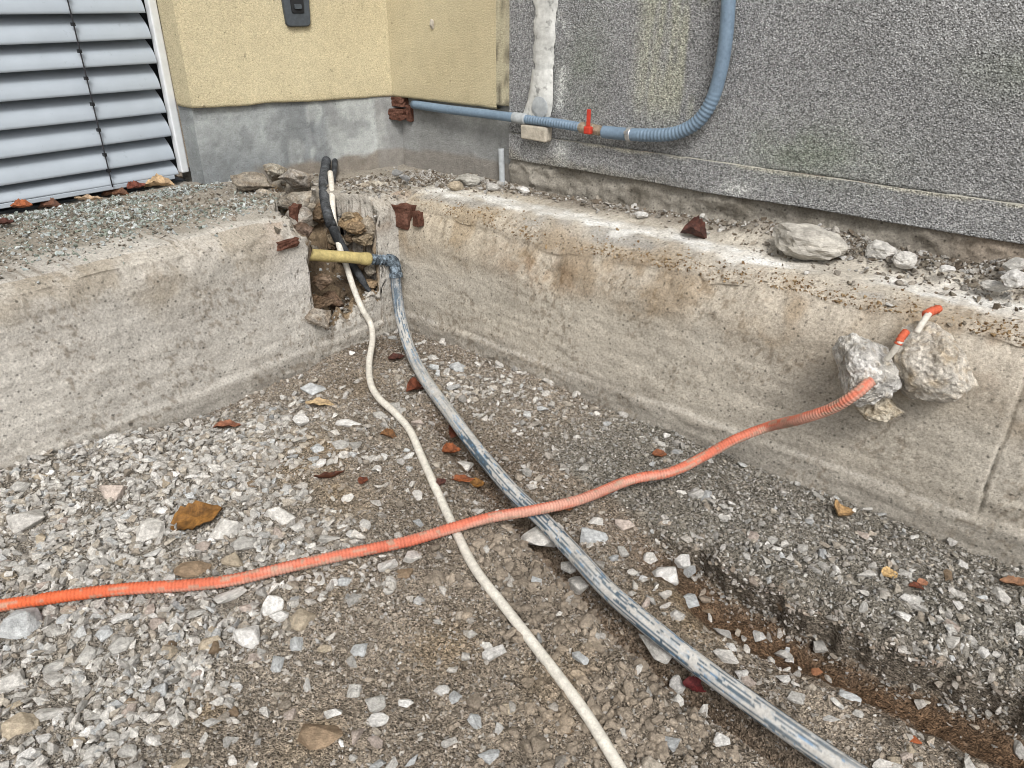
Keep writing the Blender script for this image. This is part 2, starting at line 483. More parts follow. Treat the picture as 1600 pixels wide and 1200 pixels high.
gx = axis(-.02, 2.95, 640, -30, 60)
gy = axis(-2.35, .02, 520, -60, 30)
GX, GY = np.meshgrid(gx, gy)
GZ = gz(GX, GY)
hid = (GX < -.03) | (GY > .03)
GZ = np.where(hid, -.12, GZ)
gtint = soil_color(GX, GY)
_u, _A = bank_u(GX, GY), bank_a(GX) * (GX < 3)
GY = GY - _A * (.034 * np.exp(-((_u + .012) / .018) ** 2) - .022 * np.exp(-((_u - .018) / .014) ** 2))   # the bank's edge overhangs a little
ground = link('ground', raw_mesh('ground', np.stack([GX, GY, GZ], -1).reshape(-1, 3), grid_faces(*GX.shape), M['soil'], True, gtint.reshape(-1, 3)))
tag(ground, 'rough earth and gravel floor of the trench', kind='structure')

# ------------------------------------------------------------------ footings
def footing(name, along, fine_top, axis_x, label):
    """curtain + top of a footing; along = coordinates on its length, fine_top = distances back from the face"""
    nz = 84
    rows = []
    A = along
    zero = np.zeros_like(A)
    e = top_z(A, zero + 1e-6) if axis_x else top_z(zero - 1e-6, A)
    lo = -.20
    cols = []
    for k in range(nz):
        t = k / (nz - 1)
        z = lo + (e - lo) * t
        # face relief: lip of the blinding layer low down, form marks, pits
        lip = (1 - sm(.050, .066, z + fbm(A, zero, 5, 3, 30) * .007)) * .009
        rel = fbm(A, z, 5, 4, 31) * .004 + fbm(A, z * 6, 9, 3, 33) * .0016 + fbm(A, z, 60, 2, 35) * .0012
        brk = sm(-.07, 0, z - e) * (fbm(A, z, 14, 4, 37) * .008 + np.minimum(fbm(A, z, 38, 3, 47), 0) * .010) * (1 - sm(-.014, 0, z - e)) - np.clip(1 + (z - e) / (.13 if axis_x else .06), 0, 1) ** 2.2 * (.05 if axis_x else .018)
        low = sm(.055, .0, z) * fbm(A * .6, z * 3, 22, 3, 38) * .003
        o = lip + rel + brk + low
        if axis_x:
            j = 2.262 - (z - .065) * .0 + fbm(z, z * 0, 12, 3, 39) * .004
            gap = np.exp(-((A - j) / .0035) ** 2) * sm(.06, .075, z)
            o = o - gap * .012 - (A > j) * sm(.06, .075, z) * .004
            o = o - .022 * np.exp(-((A - .78) / .10) ** 2 - ((z - .40) / .045) ** 2) * (1 + .5 * fbm(A, z, 20, 3, 36))
            P = np.stack([A, -o, z], 1)
        else:
            ins, _ = notch(zero, A)
            o = o + 0.012 * np.exp(-((A + .44) / .05) ** 2 - ((z - .17) / .03) ** 2)
            jy = (fbm(z, z * 0 + 4, 15, 4, 91) * .034) * np.exp(-((A + .452) / .030) ** 2) + (fbm(z, z * 0 + 9, 17, 4, 93) * .030) * np.exp(-((A + .098) / .026) ** 2)
            P = np.stack([o, A + jy * sm(.12, .2, z), z], 1)
        cols.append(P)
    for d in fine_top:
        jit = 0
        if axis_x:
            z = top_z(A, zero + d); P = np.stack([A, zero + d + .05 * np.exp(-d / .05), z], 1)
        else:
            z = top_z(zero - d, A); P = np.stack([zero - d - .018 * np.exp(-d / .02), A, z], 1)
        cols.append(P)
    V = np.stack(cols)
    if not axis_x:
        xx, yy, zz = V[..., 0].copy(), V[..., 1].copy(), V[..., 2].copy()
        ii, _ = notch(np.minimum(xx, 0), yy)
        k = np.clip(sm(.0, .06, H - zz) * (yy < -.02) * (yy > -.56) * (xx < -.004), 0, 1) * (xx > -.6)
        V[..., 1] += k * (fbm(xx * .7 + zz, zz - xx * .5, 11, 3, 191) * .020)
        V[..., 0] += k * (fbm(yy * .7 + zz, zz - yy * .5, 12, 3, 193) * .020)
        V[..., 2] += k * fbm(xx + zz, yy - zz, 22, 3, 195) * .006
    R, C = V.shape[:2]
    x, y, z = V[..., 0], V[..., 1], V[..., 2]
    # colours of the concrete, cement slurry, soil stains
    n = fbm(A[None, :] + 0 * z, z, 3, 4, 50) * .5 + .5
    if axis_x:
        c = lerp(np.array([.44, .405, .345]), np.array([.51, .475, .415]), n[..., None])
    else:
        c = lerp(np.array([.47, .448, .41]), np.array([.54, .52, .48]), n[..., None])
    damp = (1 - sm(.02, .10, z + fbm(A[None, :] + 0 * z, z, 8, 3, 52) * .03))[..., None]
    c = lerp(c, np.array([.32, .30, .265]), damp * .7)
    ln = np.exp(-((z - .060 + fbm(A[None, :] + 0 * z, z * 0, 5, 3, 30) * .007) / .006) ** 2) * sm(-.3, .2, fbm(A[None, :] + 0 * z, z * 0, 6, 3, 48))
    c = lerp(c, np.array([.50, .48, .44]), ln[..., None] * .45)
    spk = (sm(.30, .55, fbm(A[None, :] + 0 * z, z, 75, 3, 54)) * sm(-.3, .3, fbm(A[None, :] + 0 * z, z, 6, 3, 53)))[..., None]
    c = lerp(c, np.array([.19, .155, .115]), spk * .6)
    sk = sm(.15, .5, fbm(A[None, :] * .35 + 0 * z, z * 2.6, 20, 3, 51)) * (1 - sm(.10, .32, z)) + .35 * sm(.2, .5, fbm(A[None, :] * .3 + 0 * z, z * 2.2, 14, 3, 49))
    c = lerp(c, np.array([.23, .205, .17]), np.clip(sk, 0, 1)[..., None] * .3)
    if axis_x:
        s = sm(.30, .43, z + fbm(x, z, 5, 4, 55) * .07) * sm(.18, .06, y)
        s = s * (.35 + .65 * sm(-.3, .4, fbm(x, z, 9, 3, 56)))
        c = lerp(c, np.array([.255, .185, .11]), s[..., None] * .62)
        b = np.exp(-((x - .74) / .22) ** 2 - ((z - .41) / .055) ** 2) * sm(-.4, .4, fbm(x, z, 16, 4, 57))
        b = b + np.exp(-((x - 2.2) / .3) ** 2 - ((z - .50) / .05) ** 2) * sm(-.2, .5, fbm(x, z, 12, 3, 58)) * .8
        c = lerp(c, np.array([.20, .115, .05]), np.clip(b, 0, 1)[..., None] * .65)
        pl = np.exp(-((x - .25) / .3) ** 2) * sm(.25, .5, z) * .5
        c = lerp(c, np.array([.40, .33, .22]), pl[..., None] * .6)
        gr = sm(.07, .10, y) * (1 - sm(.13, .17, y)) * sm(-.2, .4, fbm(x, y, 6, 3, 59))
        c = lerp(c, np.array([.30, .30, .29]), gr[..., None] * .7)
        wh = sm(.12, .16, y + fbm(x, y, 10, 3, 61) * .035) * (1 - sm(.22, .29, y + fbm(x, y, 12, 3, 62) * .03)) * (1 - sm(1.5, 1.75, x) * (1 - sm(1.78, 1.9, x) * .8))
        wh = wh * (.55 + .45 * sm(-.3, .3, fbm(x, y, 14, 3, 63)))
        c = lerp(c, np.array([.74, .74, .72]), np.clip(wh, 0, 1)[..., None] * .9)
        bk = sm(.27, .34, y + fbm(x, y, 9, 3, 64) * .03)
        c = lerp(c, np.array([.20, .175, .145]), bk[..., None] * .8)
    else:
        d = -x
        s = sm(-.03, .34, d + fbm(x, y, 6, 3, 65) * .12) * sm(.5, .54, z)
        c = lerp(c, np.array([.25, .225, .185]), s[..., None] * .85)  # soil on the ledge, also darkening the rim to offset its sunlit edge
        b = sm(.40, .5, z) * sm(-.7, -.5, y) * sm(-.1, .5, fbm(y, z, 12, 3, 66)) * (d < .05)
        c = lerp(c, np.array([.31, .20, .13]), b[..., None] * .6)
        up = sm(.36, .52, z + fbm(y, z, 5, 4, 196) * .08) * (d < .06) * (.35 + .65 * sm(-.3, .4, fbm(y, z, 11, 4, 197)))
        c = lerp(c, np.array([.33, .29, .23]), up[..., None] * .75)
        wash = np.exp(-((y + .52) / .12) ** 2 - ((z - .36) / .11) ** 2)
        c = lerp(c, np.array([.56, .54, .51]), wash[..., None] * .8)
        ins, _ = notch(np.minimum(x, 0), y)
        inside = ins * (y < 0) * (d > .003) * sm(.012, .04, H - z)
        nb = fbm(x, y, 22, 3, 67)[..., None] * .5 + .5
        c = lerp(c, lerp(np.array([.075, .05, .032]), np.array([.25, .185, .115]), nb), inside[..., None] * .95)  # brown earth, made darker in the colour as shade inside the hole
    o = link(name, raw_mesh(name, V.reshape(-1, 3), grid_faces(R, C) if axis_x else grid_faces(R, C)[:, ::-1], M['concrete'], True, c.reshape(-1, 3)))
    return tag(o, label, 'footing')

aR = np.concatenate([np.linspace(0, 2.9, 560), np.linspace(2.92, 7, 60)])
aL = np.concatenate([np.linspace(-7, -2.32, 50), np.linspace(-2.3, -.56, 280), np.linspace(-.555, .0, 190), np.linspace(.005, .50, 60)])
tR = np.concatenate([np.linspace(.004, .20, 36), np.linspace(.206, .52, 44)])
tL = np.concatenate([np.linspace(.003, .45, 110), np.linspace(.46, 1.3, 84)])
footing('concrete_footing', aR, tR, True, 'long concrete footing on the right, brown stained with white cement on top')
foot_left = footing('concrete_footing', aL, tL, False, 'pale concrete footing on the left, with a broken hole at its inner end')

# ------------------------------------------------------------------ buildings
ZT = 3.3
def wall_strip(p, q, z0, z1, step=.012, jag=.004, seed=0, zrows=None):
    """upright sheet from p to q with an uneven lower edge and a short return under it, as vertices and quads"""
    p = np.array(p, float); q = np.array(q, float)
    L = np.linalg.norm(q - p); n = max(2, int(L / step))
    t = np.linspace(0, 1, n)
    e = (q - p) / L; nrm = np.array([e[1], -e[0]])
    zb = z0 + fbm(t * L, t * 0 + seed, 6, 4, 100 + seed) * jag
    rows = []
    back = p[None] + (q - p)[None] * t[:, None] - nrm[None] * .10
    rows.append(np.column_stack([back, zb]))
    xy = p[None] + (q - p)[None] * t[:, None]
    rows.append(np.column_stack([xy, zb]))
    for k in (zrows if zrows is not None else np.linspace(0, 1, 30)[1:] ** 1.6):
        rows.append(np.column_stack([xy, zb + (z1 - zb) * k]))
    V = np.stack(rows)
    return V, nrm

def strip_obj(name, segs, z0, z1, mat, parent, color, **kw):
    Vs, Fs, Cs, n = [], [], [], 0
    for i, (p, q) in enumerate(segs):
        V, nrm = wall_strip(p, q, z0, z1, seed=i, **kw)
        R, C = V.shape[:2]
        Vs.append(V.reshape(-1, 3)); Fs.append(grid_faces(R, C) + n); n += R * C
    V = np.concatenate(Vs)
    return part(name, V, np.concatenate(Fs), mat, parent, True, color(V))

house = empty('house', (-.6, .1, .573), 'cream yellow plastered house corner on a bare grey plinth above the left footing', 'house')
PB, PA, PR, PK = (-.436, .40), (-.736, -.42), (-.858, -.419), (-1.10, -.300)
def c_yellow(V):
    n = fbm(V[:, 0] + V[:, 1], V[:, 2], 3, 3, 110)[:, None] * .5 + .5
    c = lerp(np.array([.58, .505, .33]), np.array([.62, .55, .37]), n)
    d = (sm(.93, .885, V[:, 2] + fbm(V[:, 0] + V[:, 1], V[:, 2], 12, 3, 111) * .02))[:, None]
    return lerp(c, np.array([.42, .36, .22]), d * .35)
strip_obj('plaster_wall', [(PK, PR), (PR, PA), (PA, PB), (PB, (.205, .40))], .888, ZT, M['yellow'], house, c_yellow)
strip_obj('plaster_wall', [((-1.06, -9), (-1.06, -3.2))], .50, ZT, M['yellow'], house, c_yellow)
strip_obj('plaster_wall', [((-1.06, -3.2), (-1.06, -.265))], 2.35, ZT, M['yellow'], house, c_yellow)
def c_strip(V):
    n = sm(.1, .6, fbm(V[:, 0] * 2, V[:, 2], 45, 3, 112))[:, None]
    return lerp(np.array([.50, .46, .33]), np.array([.10, .09, .07]), n * .85)
edge = strip_obj('corner_strip', [((.205, .398), (.255, .398)), ((.255, .398), (.257, .55))], .900, ZT, M['yellow'], house, c_strip)
edge['label'] = 'ragged speckled end strip of the yellow plaster'
# plinth set back under the plaster
_n = np.array([PB[1] - PA[1], -(PB[0] - PA[0])]); _n = _n / np.linalg.norm(_n)
def inset(p, k=.03): return (p[0] - _n[0] * k, p[1] - _n[1] * k)
QA, QB = inset(PA), (-.436 - .03 / _n[0] + .0055, .432)
def c_plinth(V):
    s = V[:, 0] * .35 + V[:, 1]
    n = fbm(s, V[:, 2], 5, 4, 114)[:, None] * .5 + .5
    c = lerp(np.array([.235, .255, .265]), np.array([.36, .385, .385]), n)
    c = lerp(c, np.array([.45, .47, .46]), (sm(.0, .06, s + .12) * (1 - sm(.14, .22, s + .02)) * .7 * (V[:, 0] < -.40))[:, None])
    c = lerp(c, np.array([.19, .20, .21]), np.exp(-((s + .16) / .012) ** 2)[:, None] * .8)
    dr = sm(.05, .30, fbm(s * 1.0, V[:, 2] * .45, 13, 4, 198)) * sm(-.4, -.3, s)
    c = lerp(c, np.array([.50, .53, .52]), dr[:, None] * .55)
    dk = sm(.15, .35, fbm(s, V[:, 2] * .7, 17, 4, 199))
    c = lerp(c, np.array([.17, .18, .185]), dk[:, None] * .45)
    b = (1 - sm(.625, .64, V[:, 2] + fbm(s, V[:, 2], 9, 3, 115) * .02 - .03 * sm(0, .2, s))) * sm(-.48, -.40, s)
    c = lerp(c, np.array([.22, .19, .155]), b[:, None] * .85)
    grey_side = sm(.20, .30, V[:, 0] * 0 + V[:, 1])[:, None] * (V[:, 0] > -.47)[:, None]  # more neutral tone from the inner corner along the right face
    return lerp(c, np.array([.25, .245, .235]), grey_side * .5)
plinth = strip_obj('plinth', [((-1.12, -.262), (PR[0] - .02, PR[1] + .012)), ((PR[0] - .02, PR[1] + .012), QA), (QA, (-.415, .46))], .53, .96, M['plinth'], house, c_plinth, zrows=np.linspace(0, 1, 30)[1:], jag=.002)
strip_obj('plinth', [((-.46, .436), (.262, .436))], .50, .96, M['plinth'], house, c_plinth, zrows=np.linspace(0, 1, 30)[1:], jag=.002)['label'] = 'dirty grey plinth behind the blue pipe'

# sill, and a dark backing panel added as the shade behind the slats
V, F = box(-1.30, -1.10, -3.2, -.325, .40, .535, .004)
part('sill', V, F, M['slate'], house)
V, F = box(-1.24, -1.20, -3.2, -.325, .535, 2.5)
part('window_pane', V, F, M['glass'], house)

neighbour = empty('grey_building', (1.6, .42, .573), 'grey roughcast building wall with green stains behind the right footing', 'building')
def c_rough(V):
    x, z = V[:, 0], V[:, 2]
    n = fbm(x, z, 4, 3, 120)[:, None] * .5 + .5
    c = lerp(np.array([.235, .24, .243]), np.array([.29, .295, .298]), n)
    st = sm(.80, .90, x) * (1 - sm(1.08, 1.2, x)) * sm(.85, 1.0, z)
    st = st * sm(-.25, .35, fbm(x, z * .12, 22, 3, 121) + .2)
    c = lerp(c, np.array([.38, .385, .30]), np.clip(st, 0, 1)[:, None] * .65)
    g = np.exp(-((x - 1.5) / .22) ** 2 - ((z - .86) / .09) ** 2) * .8 + np.exp(-((x - .62) / .10) ** 2 - ((z - 1.02) / .2) ** 2) * .5 + np.exp(-((x - 2.0) / .14) ** 2 - ((z - 1.12) / .06) ** 2) * .45
    c = lerp(c, np.array([.20, .235, .175]), np.clip(g * (.7 + .5 * fbm(x, z, 12, 3, 122)), 0, 1)[:, None] * .8)
    wr = np.exp(-((x - .515) / .03) ** 2) * sm(.78, .9, z) * sm(-.1, .5, fbm(x, z, 16, 3, 123))
    wr = wr + np.exp(-((x - .53) / .03) ** 2 - ((z - .745) / .05) ** 2) + .8 * np.exp(-((x - 1.28) / .05) ** 2 - ((z - .72) / .02) ** 2)
    c = lerp(c, np.array([.62, .64, .62]), np.clip(wr, 0, 1)[:, None] * .7)
    return c
zr = np.concatenate([np.linspace(0, .25, 60)[1:], np.linspace(.26, 1, 14)])
strip_obj('roughcast_wall', [((.256, .42), (3.2, .42)), ((3.2, .42), (8, .42))], .796, ZT, M['roughcast'], neighbour, c_rough, zrows=zr, jag=.003)
def c_band(V):
    x, z = V[:, 0], V[:, 2]
    c = c_rough(V)
    t = sm(.783, .797, z + fbm(x, z, 12, 2, 125) * .004) * sm(-.5, .2, fbm(x, x * 0, 5, 3, 126))
    c = lerp(c, np.array([.43, .42, .36]), (t * sm(.5, .7, x))[:, None])
    br = sm(.74, .69, z + fbm(x, z, 8, 3, 127) * .03) * (1 - sm(.8, 1.3, x))
    return lerp(c, np.array([.20, .19, .16]), np.clip(br, 0, 1)[:, None] * .7)
def band_rows():
    return np.linspace(0, 1, 26)[1:]
b = strip_obj('base_band', [((.262, .411), (3.2, .411)), ((3.2, .411), (8, .411))], .692, .797, M['roughcast'], neighbour, c_band, zrows=band_rows(), jag=.0025)
b['label'] = 'thicker strip of grey roughcast along the foot of the wall'
xs = np.concatenate([np.linspace(.26, 3.2, 300), np.linspace(3.25, 8, 30)])
_top = np.stack([np.column_stack([xs, 0 * xs + .411, 0 * xs + .797]), np.column_stack([xs, 0 * xs + .4195, 0 * xs + .7985 + fbm(xs, xs * 0, 20, 2, 129) * .002])])
part('band_top', _top.reshape(-1, 3), grid_faces(2, len(xs)), M['plinth'], neighbour, True, np.tile([.40, .39, .34], (2 * len(xs), 1)))
def c_foot(V):
    x, z = V[:, 0], V[:, 2]
    n = fbm(x, z, 7, 4, 130)[:, None] * .5 + .5
    c = lerp(np.array([.17, .155, .13]), np.array([.37, .35, .31]), n)
    k = np.exp(-((x - 2.1) / .18) ** 2)[:, None]
    return lerp(c, np.array([.24, .18, .13]), k * .5)
xs = np.concatenate([np.linspace(.25, 3.2, 420), np.linspace(3.25, 8, 30)])
rows = []
for z in np.linspace(.50, .702, 34):
    yy = .428 + fbm(xs, xs * 0 + z * 2, 9, 4, 131) * .012 + fbm(xs, xs * 0 + z, 34, 3, 133) * .006 - sm(.62, .55, z) * .025 * sm(.6, 1.2, xs)
    rows.append(np.column_stack([xs, yy, 0 * xs + z]))
Vf = np.stack(rows).reshape(-1, 3)
o = part('base_render', Vf, grid_faces(34, len(xs)), M['concrete'], neighbour, True, c_foot(Vf))
o['label'] = 'crumbling bare brown render below the roughcast'

# exposed red bricks in the plinth corner (parts of the house)
def rock_arrays(seed, detail=3, planes=10, rough=.10, flat=.62, freq=2.2, oct=4):
    """angular lump about one unit across"""
    rnd = random.Random(seed)
    bm = bmesh.new()
    bmesh.ops.create_icosphere(bm, subdivisions=detail, radius=1)
    V = np.array([v.co[:] for v in bm.verts]); F = np.array([[v.index for v in f.verts] for f in bm.faces])
    bm.free()
    for _ in range(planes):
        n = np.array([rnd.gauss(0, 1) for _ in range(3)]); n /= np.linalg.norm(n)
        d = rnd.uniform(flat, .93)
        k = V @ n
        V = V - np.maximum(k - d, 0)[:, None] * n
    off = Vector((rnd.random() * 50, rnd.random() * 50, rnd.random() * 50))
    k = np.array([mnoise.fractal(Vector(v) * freq + off, 0.7, 2.1, oct) for v in V])
    V = V * (1 + rough * k[:, None])
    V = V - (V.max(0) + V.min(0)) / 2
    return V / (V.max(0) - V.min(0)), F

def angular(seed, n=18, rough=.05, bevel=.035):
    """split stone: hull of a few points with chipped edges, one unit across"""
    rnd = np.random.default_rng(seed)
    p = rnd.normal(size=(n, 3)); p /= np.linalg.norm(p, axis=1)[:, None]
    p = p * rnd.uniform(.72, 1.0, (n, 1))
    bm = bmesh.new()
    for q in p: bm.verts.new(q)
    r = bmesh.ops.convex_hull(bm, input=bm.verts[:])
    dead = list({e for e in r['geom_interior'] + r['geom_unused'] if isinstance(e, bmesh.types.BMVert)})
    bmesh.ops.delete(bm, geom=dead, context='VERTS')
    bmesh.ops.bevel(bm, geom=bm.edges[:], offset=bevel, segments=1, affect='EDGES')
    bmesh.ops.triangulate(bm, faces=bm.faces[:])
    bmesh.ops.subdivide_edges(bm, edges=[e for e in bm.edges if e.calc_length() > .25], cuts=2, use_grid_fill=True)
    bmesh.ops.recalc_face_normals(bm, faces=bm.faces[:])
    V, F = bm_arrays(bm)
    off = Vector((seed % 97, seed % 31, 0))
    k = np.array([mnoise.fractal(Vector(v) * 2.4 + off, .7, 2.1, 3) for v in V])
    V = V * (1 + rough * k[:, None])
    V = V - (V.max(0) + V.min(0)) / 2
    return V / (V.max(0) - V.min(0)), F

def rotz(V, a):
    c, s = math.cos(a), math.sin(a)
    return V @ np.array([[c, s, 0], [-s, c, 0], [0, 0, 1]])

def brick_arrays(seed, sx, sy, sz):
    V, F = box(-.5, .5, -.5, .5, -.5, .5, .06, 2)
    bm = bmesh.new()
    vs_ = [bm.verts.new(v) for v in V]
    for f in F: bm.faces.new([vs_[i] for i in f])
    bmesh.ops.subdivide_edges(bm, edges=bm.edges[:], cuts=3, use_grid_fill=True)
    V, F = bm_arrays(bm)
    off = Vector((seed * 3.7, seed, 0))
    k = np.array([mnoise.fractal(Vector(v) * 3 + off, .7, 2.1, 4) for v in V])
    V = V * (1 + .16 * k[:, None])
    return V * [sx, sy, sz], F

for i, (bx, by, bz, sx, sy, sz) in enumerate([(-.425, .418, .812, .105, .075, .046), (-.43, .425, .866, .12, .06, .042), (-.355, .442, .818, .035, .05, .07)]):
    V, F = brick_arrays(300 + i, sx, sy, sz)
    part('brick', V + [bx, by, bz], F, M['brick'], house)

# ------------------------------------------------------------------ louvred blind
blind = empty('window_blind', (-1.06, -.40, .575), 'pale blue-grey louvred blind with curved metal slats in a white guide rail', 'blind')
Y0, Y1 = -3.15, -.380
edges = [1.236 + .0985 * k for k in range(11, 0, -1)] + [1.236, 1.136, 1.040, .940, .842, .741, .641, .576]
prof_t = np.linspace(0, 1, 10)
for i, zb in enumerate(edges):
    zt = (edges[i - 1] - .010) if i else zb + .085
    hgt = zt - zb
    last = i == len(edges) - 1
    # bottom edge leans out, the face curves back to a lip that tucks under the slat above
    x = -1.046 - .062 * prof_t + .016 * np.sin(prof_t * math.pi)
    z = zb + hgt * prof_t
    x2 = np.concatenate([[-1.062], [-1.048], x, [-1.122]]); z2 = np.concatenate([[zb + .012], [zb - .001], z, [zt + .012]])
    ys = np.array([Y0, -2.2, -1.6, -1.2, -.9, -.692, -.678, -.55, Y1 + .004 * math.sin(i * 2.1)])
    sag = .0015 * np.sin(i * 1.7 + ys * 3)
    V = np.stack([np.column_stack([x2, np.full_like(x2, y), z2 + s]) for y, s in zip(ys, sag)])
    part('slat', V.reshape(-1, 3), grid_faces(len(ys), len(x2)), M['slat'], blind, True)
V, F = box(-1.075, -1.035, -.368, -.332, .578, 2.4, .006, 3)
part('guide_rail', V, F, M['rail'], blind)
V, F = box(-1.15, -1.118, -.400, -.330, .58, 2.4)
part('rail_channel', V, F, M['dark'], blind)
for yc in (-.685, -1.9):
    P, s = spline([(-1.036, yc, 2.3), (-1.036, yc, 1.6), (-1.037, yc + .002, 1.0), (-1.036, yc, .57)], .05)
    V, F = tube(P, .0028, 6)
    cd = part('ladder_cord', V, F, M['cord'], blind, True)
    for zb in edges:
        V, F = box(-1.052, -1.032, yc - .004, yc + .007, zb + .055, zb + .068)
        sub('clip', V, F, M['black'], cd)
V, F = box(-1.10, -1.045, Y0, -.40, .556, .5745, .003)
part('bottom_bar', V, F, M['slat'], blind)

# ------------------------------------------------------------------ black wall fixture on the yellow wall
fx = empty('wall_fixture', (-.56, .03, 1.2), 'small dark slate fixture with a black recessed centre on the yellow wall', 'fixture')
_t = np.array([PB[0] - PA[0], PB[1] - PA[1]]); _t = _t / np.linalg.norm(_t)
def on_wall(V, s0, z0, out):
    """local (along, out, up) to the yellow wall"""
    V = np.asarray(V)
    b = np.array(PA) + _t * s0
    xy = b[None] + V[:, :1] * _t[None] + (V[:, 1:2] + out) * _n[None]
    return np.column_stack([xy, V[:, 2] + z0])
def plate(w0, w1, h, d, r):
    """upright plate, narrower at the bottom, rounded corners"""
    pts = []
    for (sx, sz, wd) in ((-1, -1, w1), (1, -1, w1), (1, 1, w0), (-1, 1, w0)):
        cx, cz = sx * (wd / 2 - r), sz * (h / 2 - r)
        a0 = {(-1, -1): 180, (1, -1): 270, (1, 1): 0, (-1, 1): 90}[(sx, sz)]
        for k in range(6):
            a = RAD(a0 + 18 * k); pts.append((cx + r * math.cos(a), cz + r * math.sin(a)))
    P = np.array(pts); n = len(P)
    ring = [np.column_stack([P[:, 0], np.full(n, 0.0), P[:, 1]]), np.column_stack([P[:, 0], np.full(n, d * .7), P[:, 1]]), np.column_stack([P[:, 0] * .95, np.full(n, d), P[:, 1] * .95])]
    V = np.concatenate(ring + [[[0, d, 0]]])
    F = []
    for k in range(2):
        for i in range(n):
            j = (i + 1) % n
            F += [(k * n + i, k * n + j, k * n + n + j), (k * n + i, k * n + n + j, k * n + n + i)]
    for i in range(n): F.append((2 * n + i, 2 * n + (i + 1) % n, 3 * n))
    return V, np.array(F)
_s = .45
p_fx = None
def ray_wall(px, py):
    d = _f * FPX + CR * (px - 800) + CU * (600 - py)
    n3 = np.array([_n[0], _n[1], 0]); a3 = np.array([PA[0], PA[1], 0])
    return EYE + d * (((a3 - EYE) @ n3) / (d @ n3))
c0 = ray_wall(461, 5); s0 = float((c0[:2] - np.array(PA)) @ _t); z0 = float(c0[2])
V, F = plate(.118, .104, .175, .020, .018)
part('housing', on_wall(V, s0, z0, .001), F, M['slate'], fx)
V, F = plate(.056, .052, .085, .006, .008)
part('recess', on_wall(V, s0 + .002, z0 + .006, .0205), F, M['black'], fx)
V, F = plate(.030, .030, .018, .010, .005)
part('clasp', on_wall(V, s0 + .002, z0 - .012, .0265), F, M['slate'], fx)

# small wooden peg / plaster stub on the right yellow wall
peg_p = place(675, 38, 'y', .395)
V, F = rock_arrays(41, 3, 8, .12)
o = link('plaster_stub', raw_mesh('plaster_stub', V * [.022, .02, .040], F, M['beige']))
o.location = peg_p
tag(o, 'tiny broken ochre plug sticking out of the yellow wall above the blue pipe', 'plug')

# ------------------------------------------------------------------ blue pipe with valve
bp = empty('water_pipe', (.2, .38, .85), 'grey-blue pipe with red-handled valve and hose rising along the roughcast wall', 'pipe')
ypipe = .385
A = [place(646, 163, 'y', .412), place(700, 171, 'y', ypipe), place(760, 178, 'y', ypipe), place(806, 184, 'y', .378)]
P, s = spline(A, .02); V, F = tube(P, .0185, 16)
part('rigid_pipe', V, F, M['pipe_blue'], bp, True)
P, s = spline([place(803, 183.5, 'y', .378), place(822, 186, 'y', .378)], .004)
V, F = tube(P, .021, 16); part('joint', V, F, M['conduit_grey'], bp, True)
P, s = spline([place(820, 186, 'y', .378), place(845, 189, 'y', .378), place(872, 193, 'y', .378), place(908, 199, 'y', .378)], .0022)
V, F = tube(P, .0165 + .0022 * np.sin(s * 2 * math.pi / .013), 16)
part('corrugated_pipe', V, F, M['pipe_blue'], bp, True)
P, s = spline([place(906, 198.5, 'y', .378), place(930, 203, 'y', .378)], .004)
valve = part('valve_body', *tube(P, .017 + .004 * (np.abs(np.sin(s * 90)) > .6), 12), M['brass'], bp)
pv = place(919, 200, 'y', .352)
V, F = box(-.0075, .0075, -.004, .004, -.012, .066, .002)
V2, F2 = box(-.015, .015, -.010, .012, -.022, .006, .005)
V, F = merge((V, F), (V2, F2))
part('lever', V + pv, F, M['valve_red'], bp)
P, s = spline([place(928, 202, 'y', .378), place(946, 206, 'y', .378)], .003)
part('fitting', *tube(P, .013 + .006 * ((s > .008) & (s < .03)), 8), M['brass'], bp)
HP = [place(943, 206, 'y', .376), place(983, 210, 'y', .376), place(1030, 211, 'y', .376), place(1062, 206, 'y', .378), place(1092, 188, 'y', .38), place(1113, 155, 'y', .383),
      place(1126, 110, 'y', .385), place(1134, 60, 'y', .385), place(1138, 5, 'y', .385), place(1140, -60, 'y', .385), place(1141, -200, 'y', .386)]
P, s = spline(HP, .0028)
cor = sm(.14, .17, s) * (1 - sm(.44, .52, s))
V, F = tube(P, .0225 + .0013 * np.sin(s * 2 * math.pi / .014) * cor, 18)
part('hose', V, F, M['pipe_blue'], bp, True)
i0 = int(np.argmin(np.linalg.norm(P - np.array(place(984, 210, 'y', .376)), axis=1)))
part('hose_clamp', *tube(P[i0 - 3:i0 + 4], .0252, 18), M['steel'], bp, True)
V, F = box(-.006, .006, -.010, .004, -.004, .006, .001)
part('clamp_screw', V + P[i0] + [0, -.026, .010], F, M['steel'], bp)

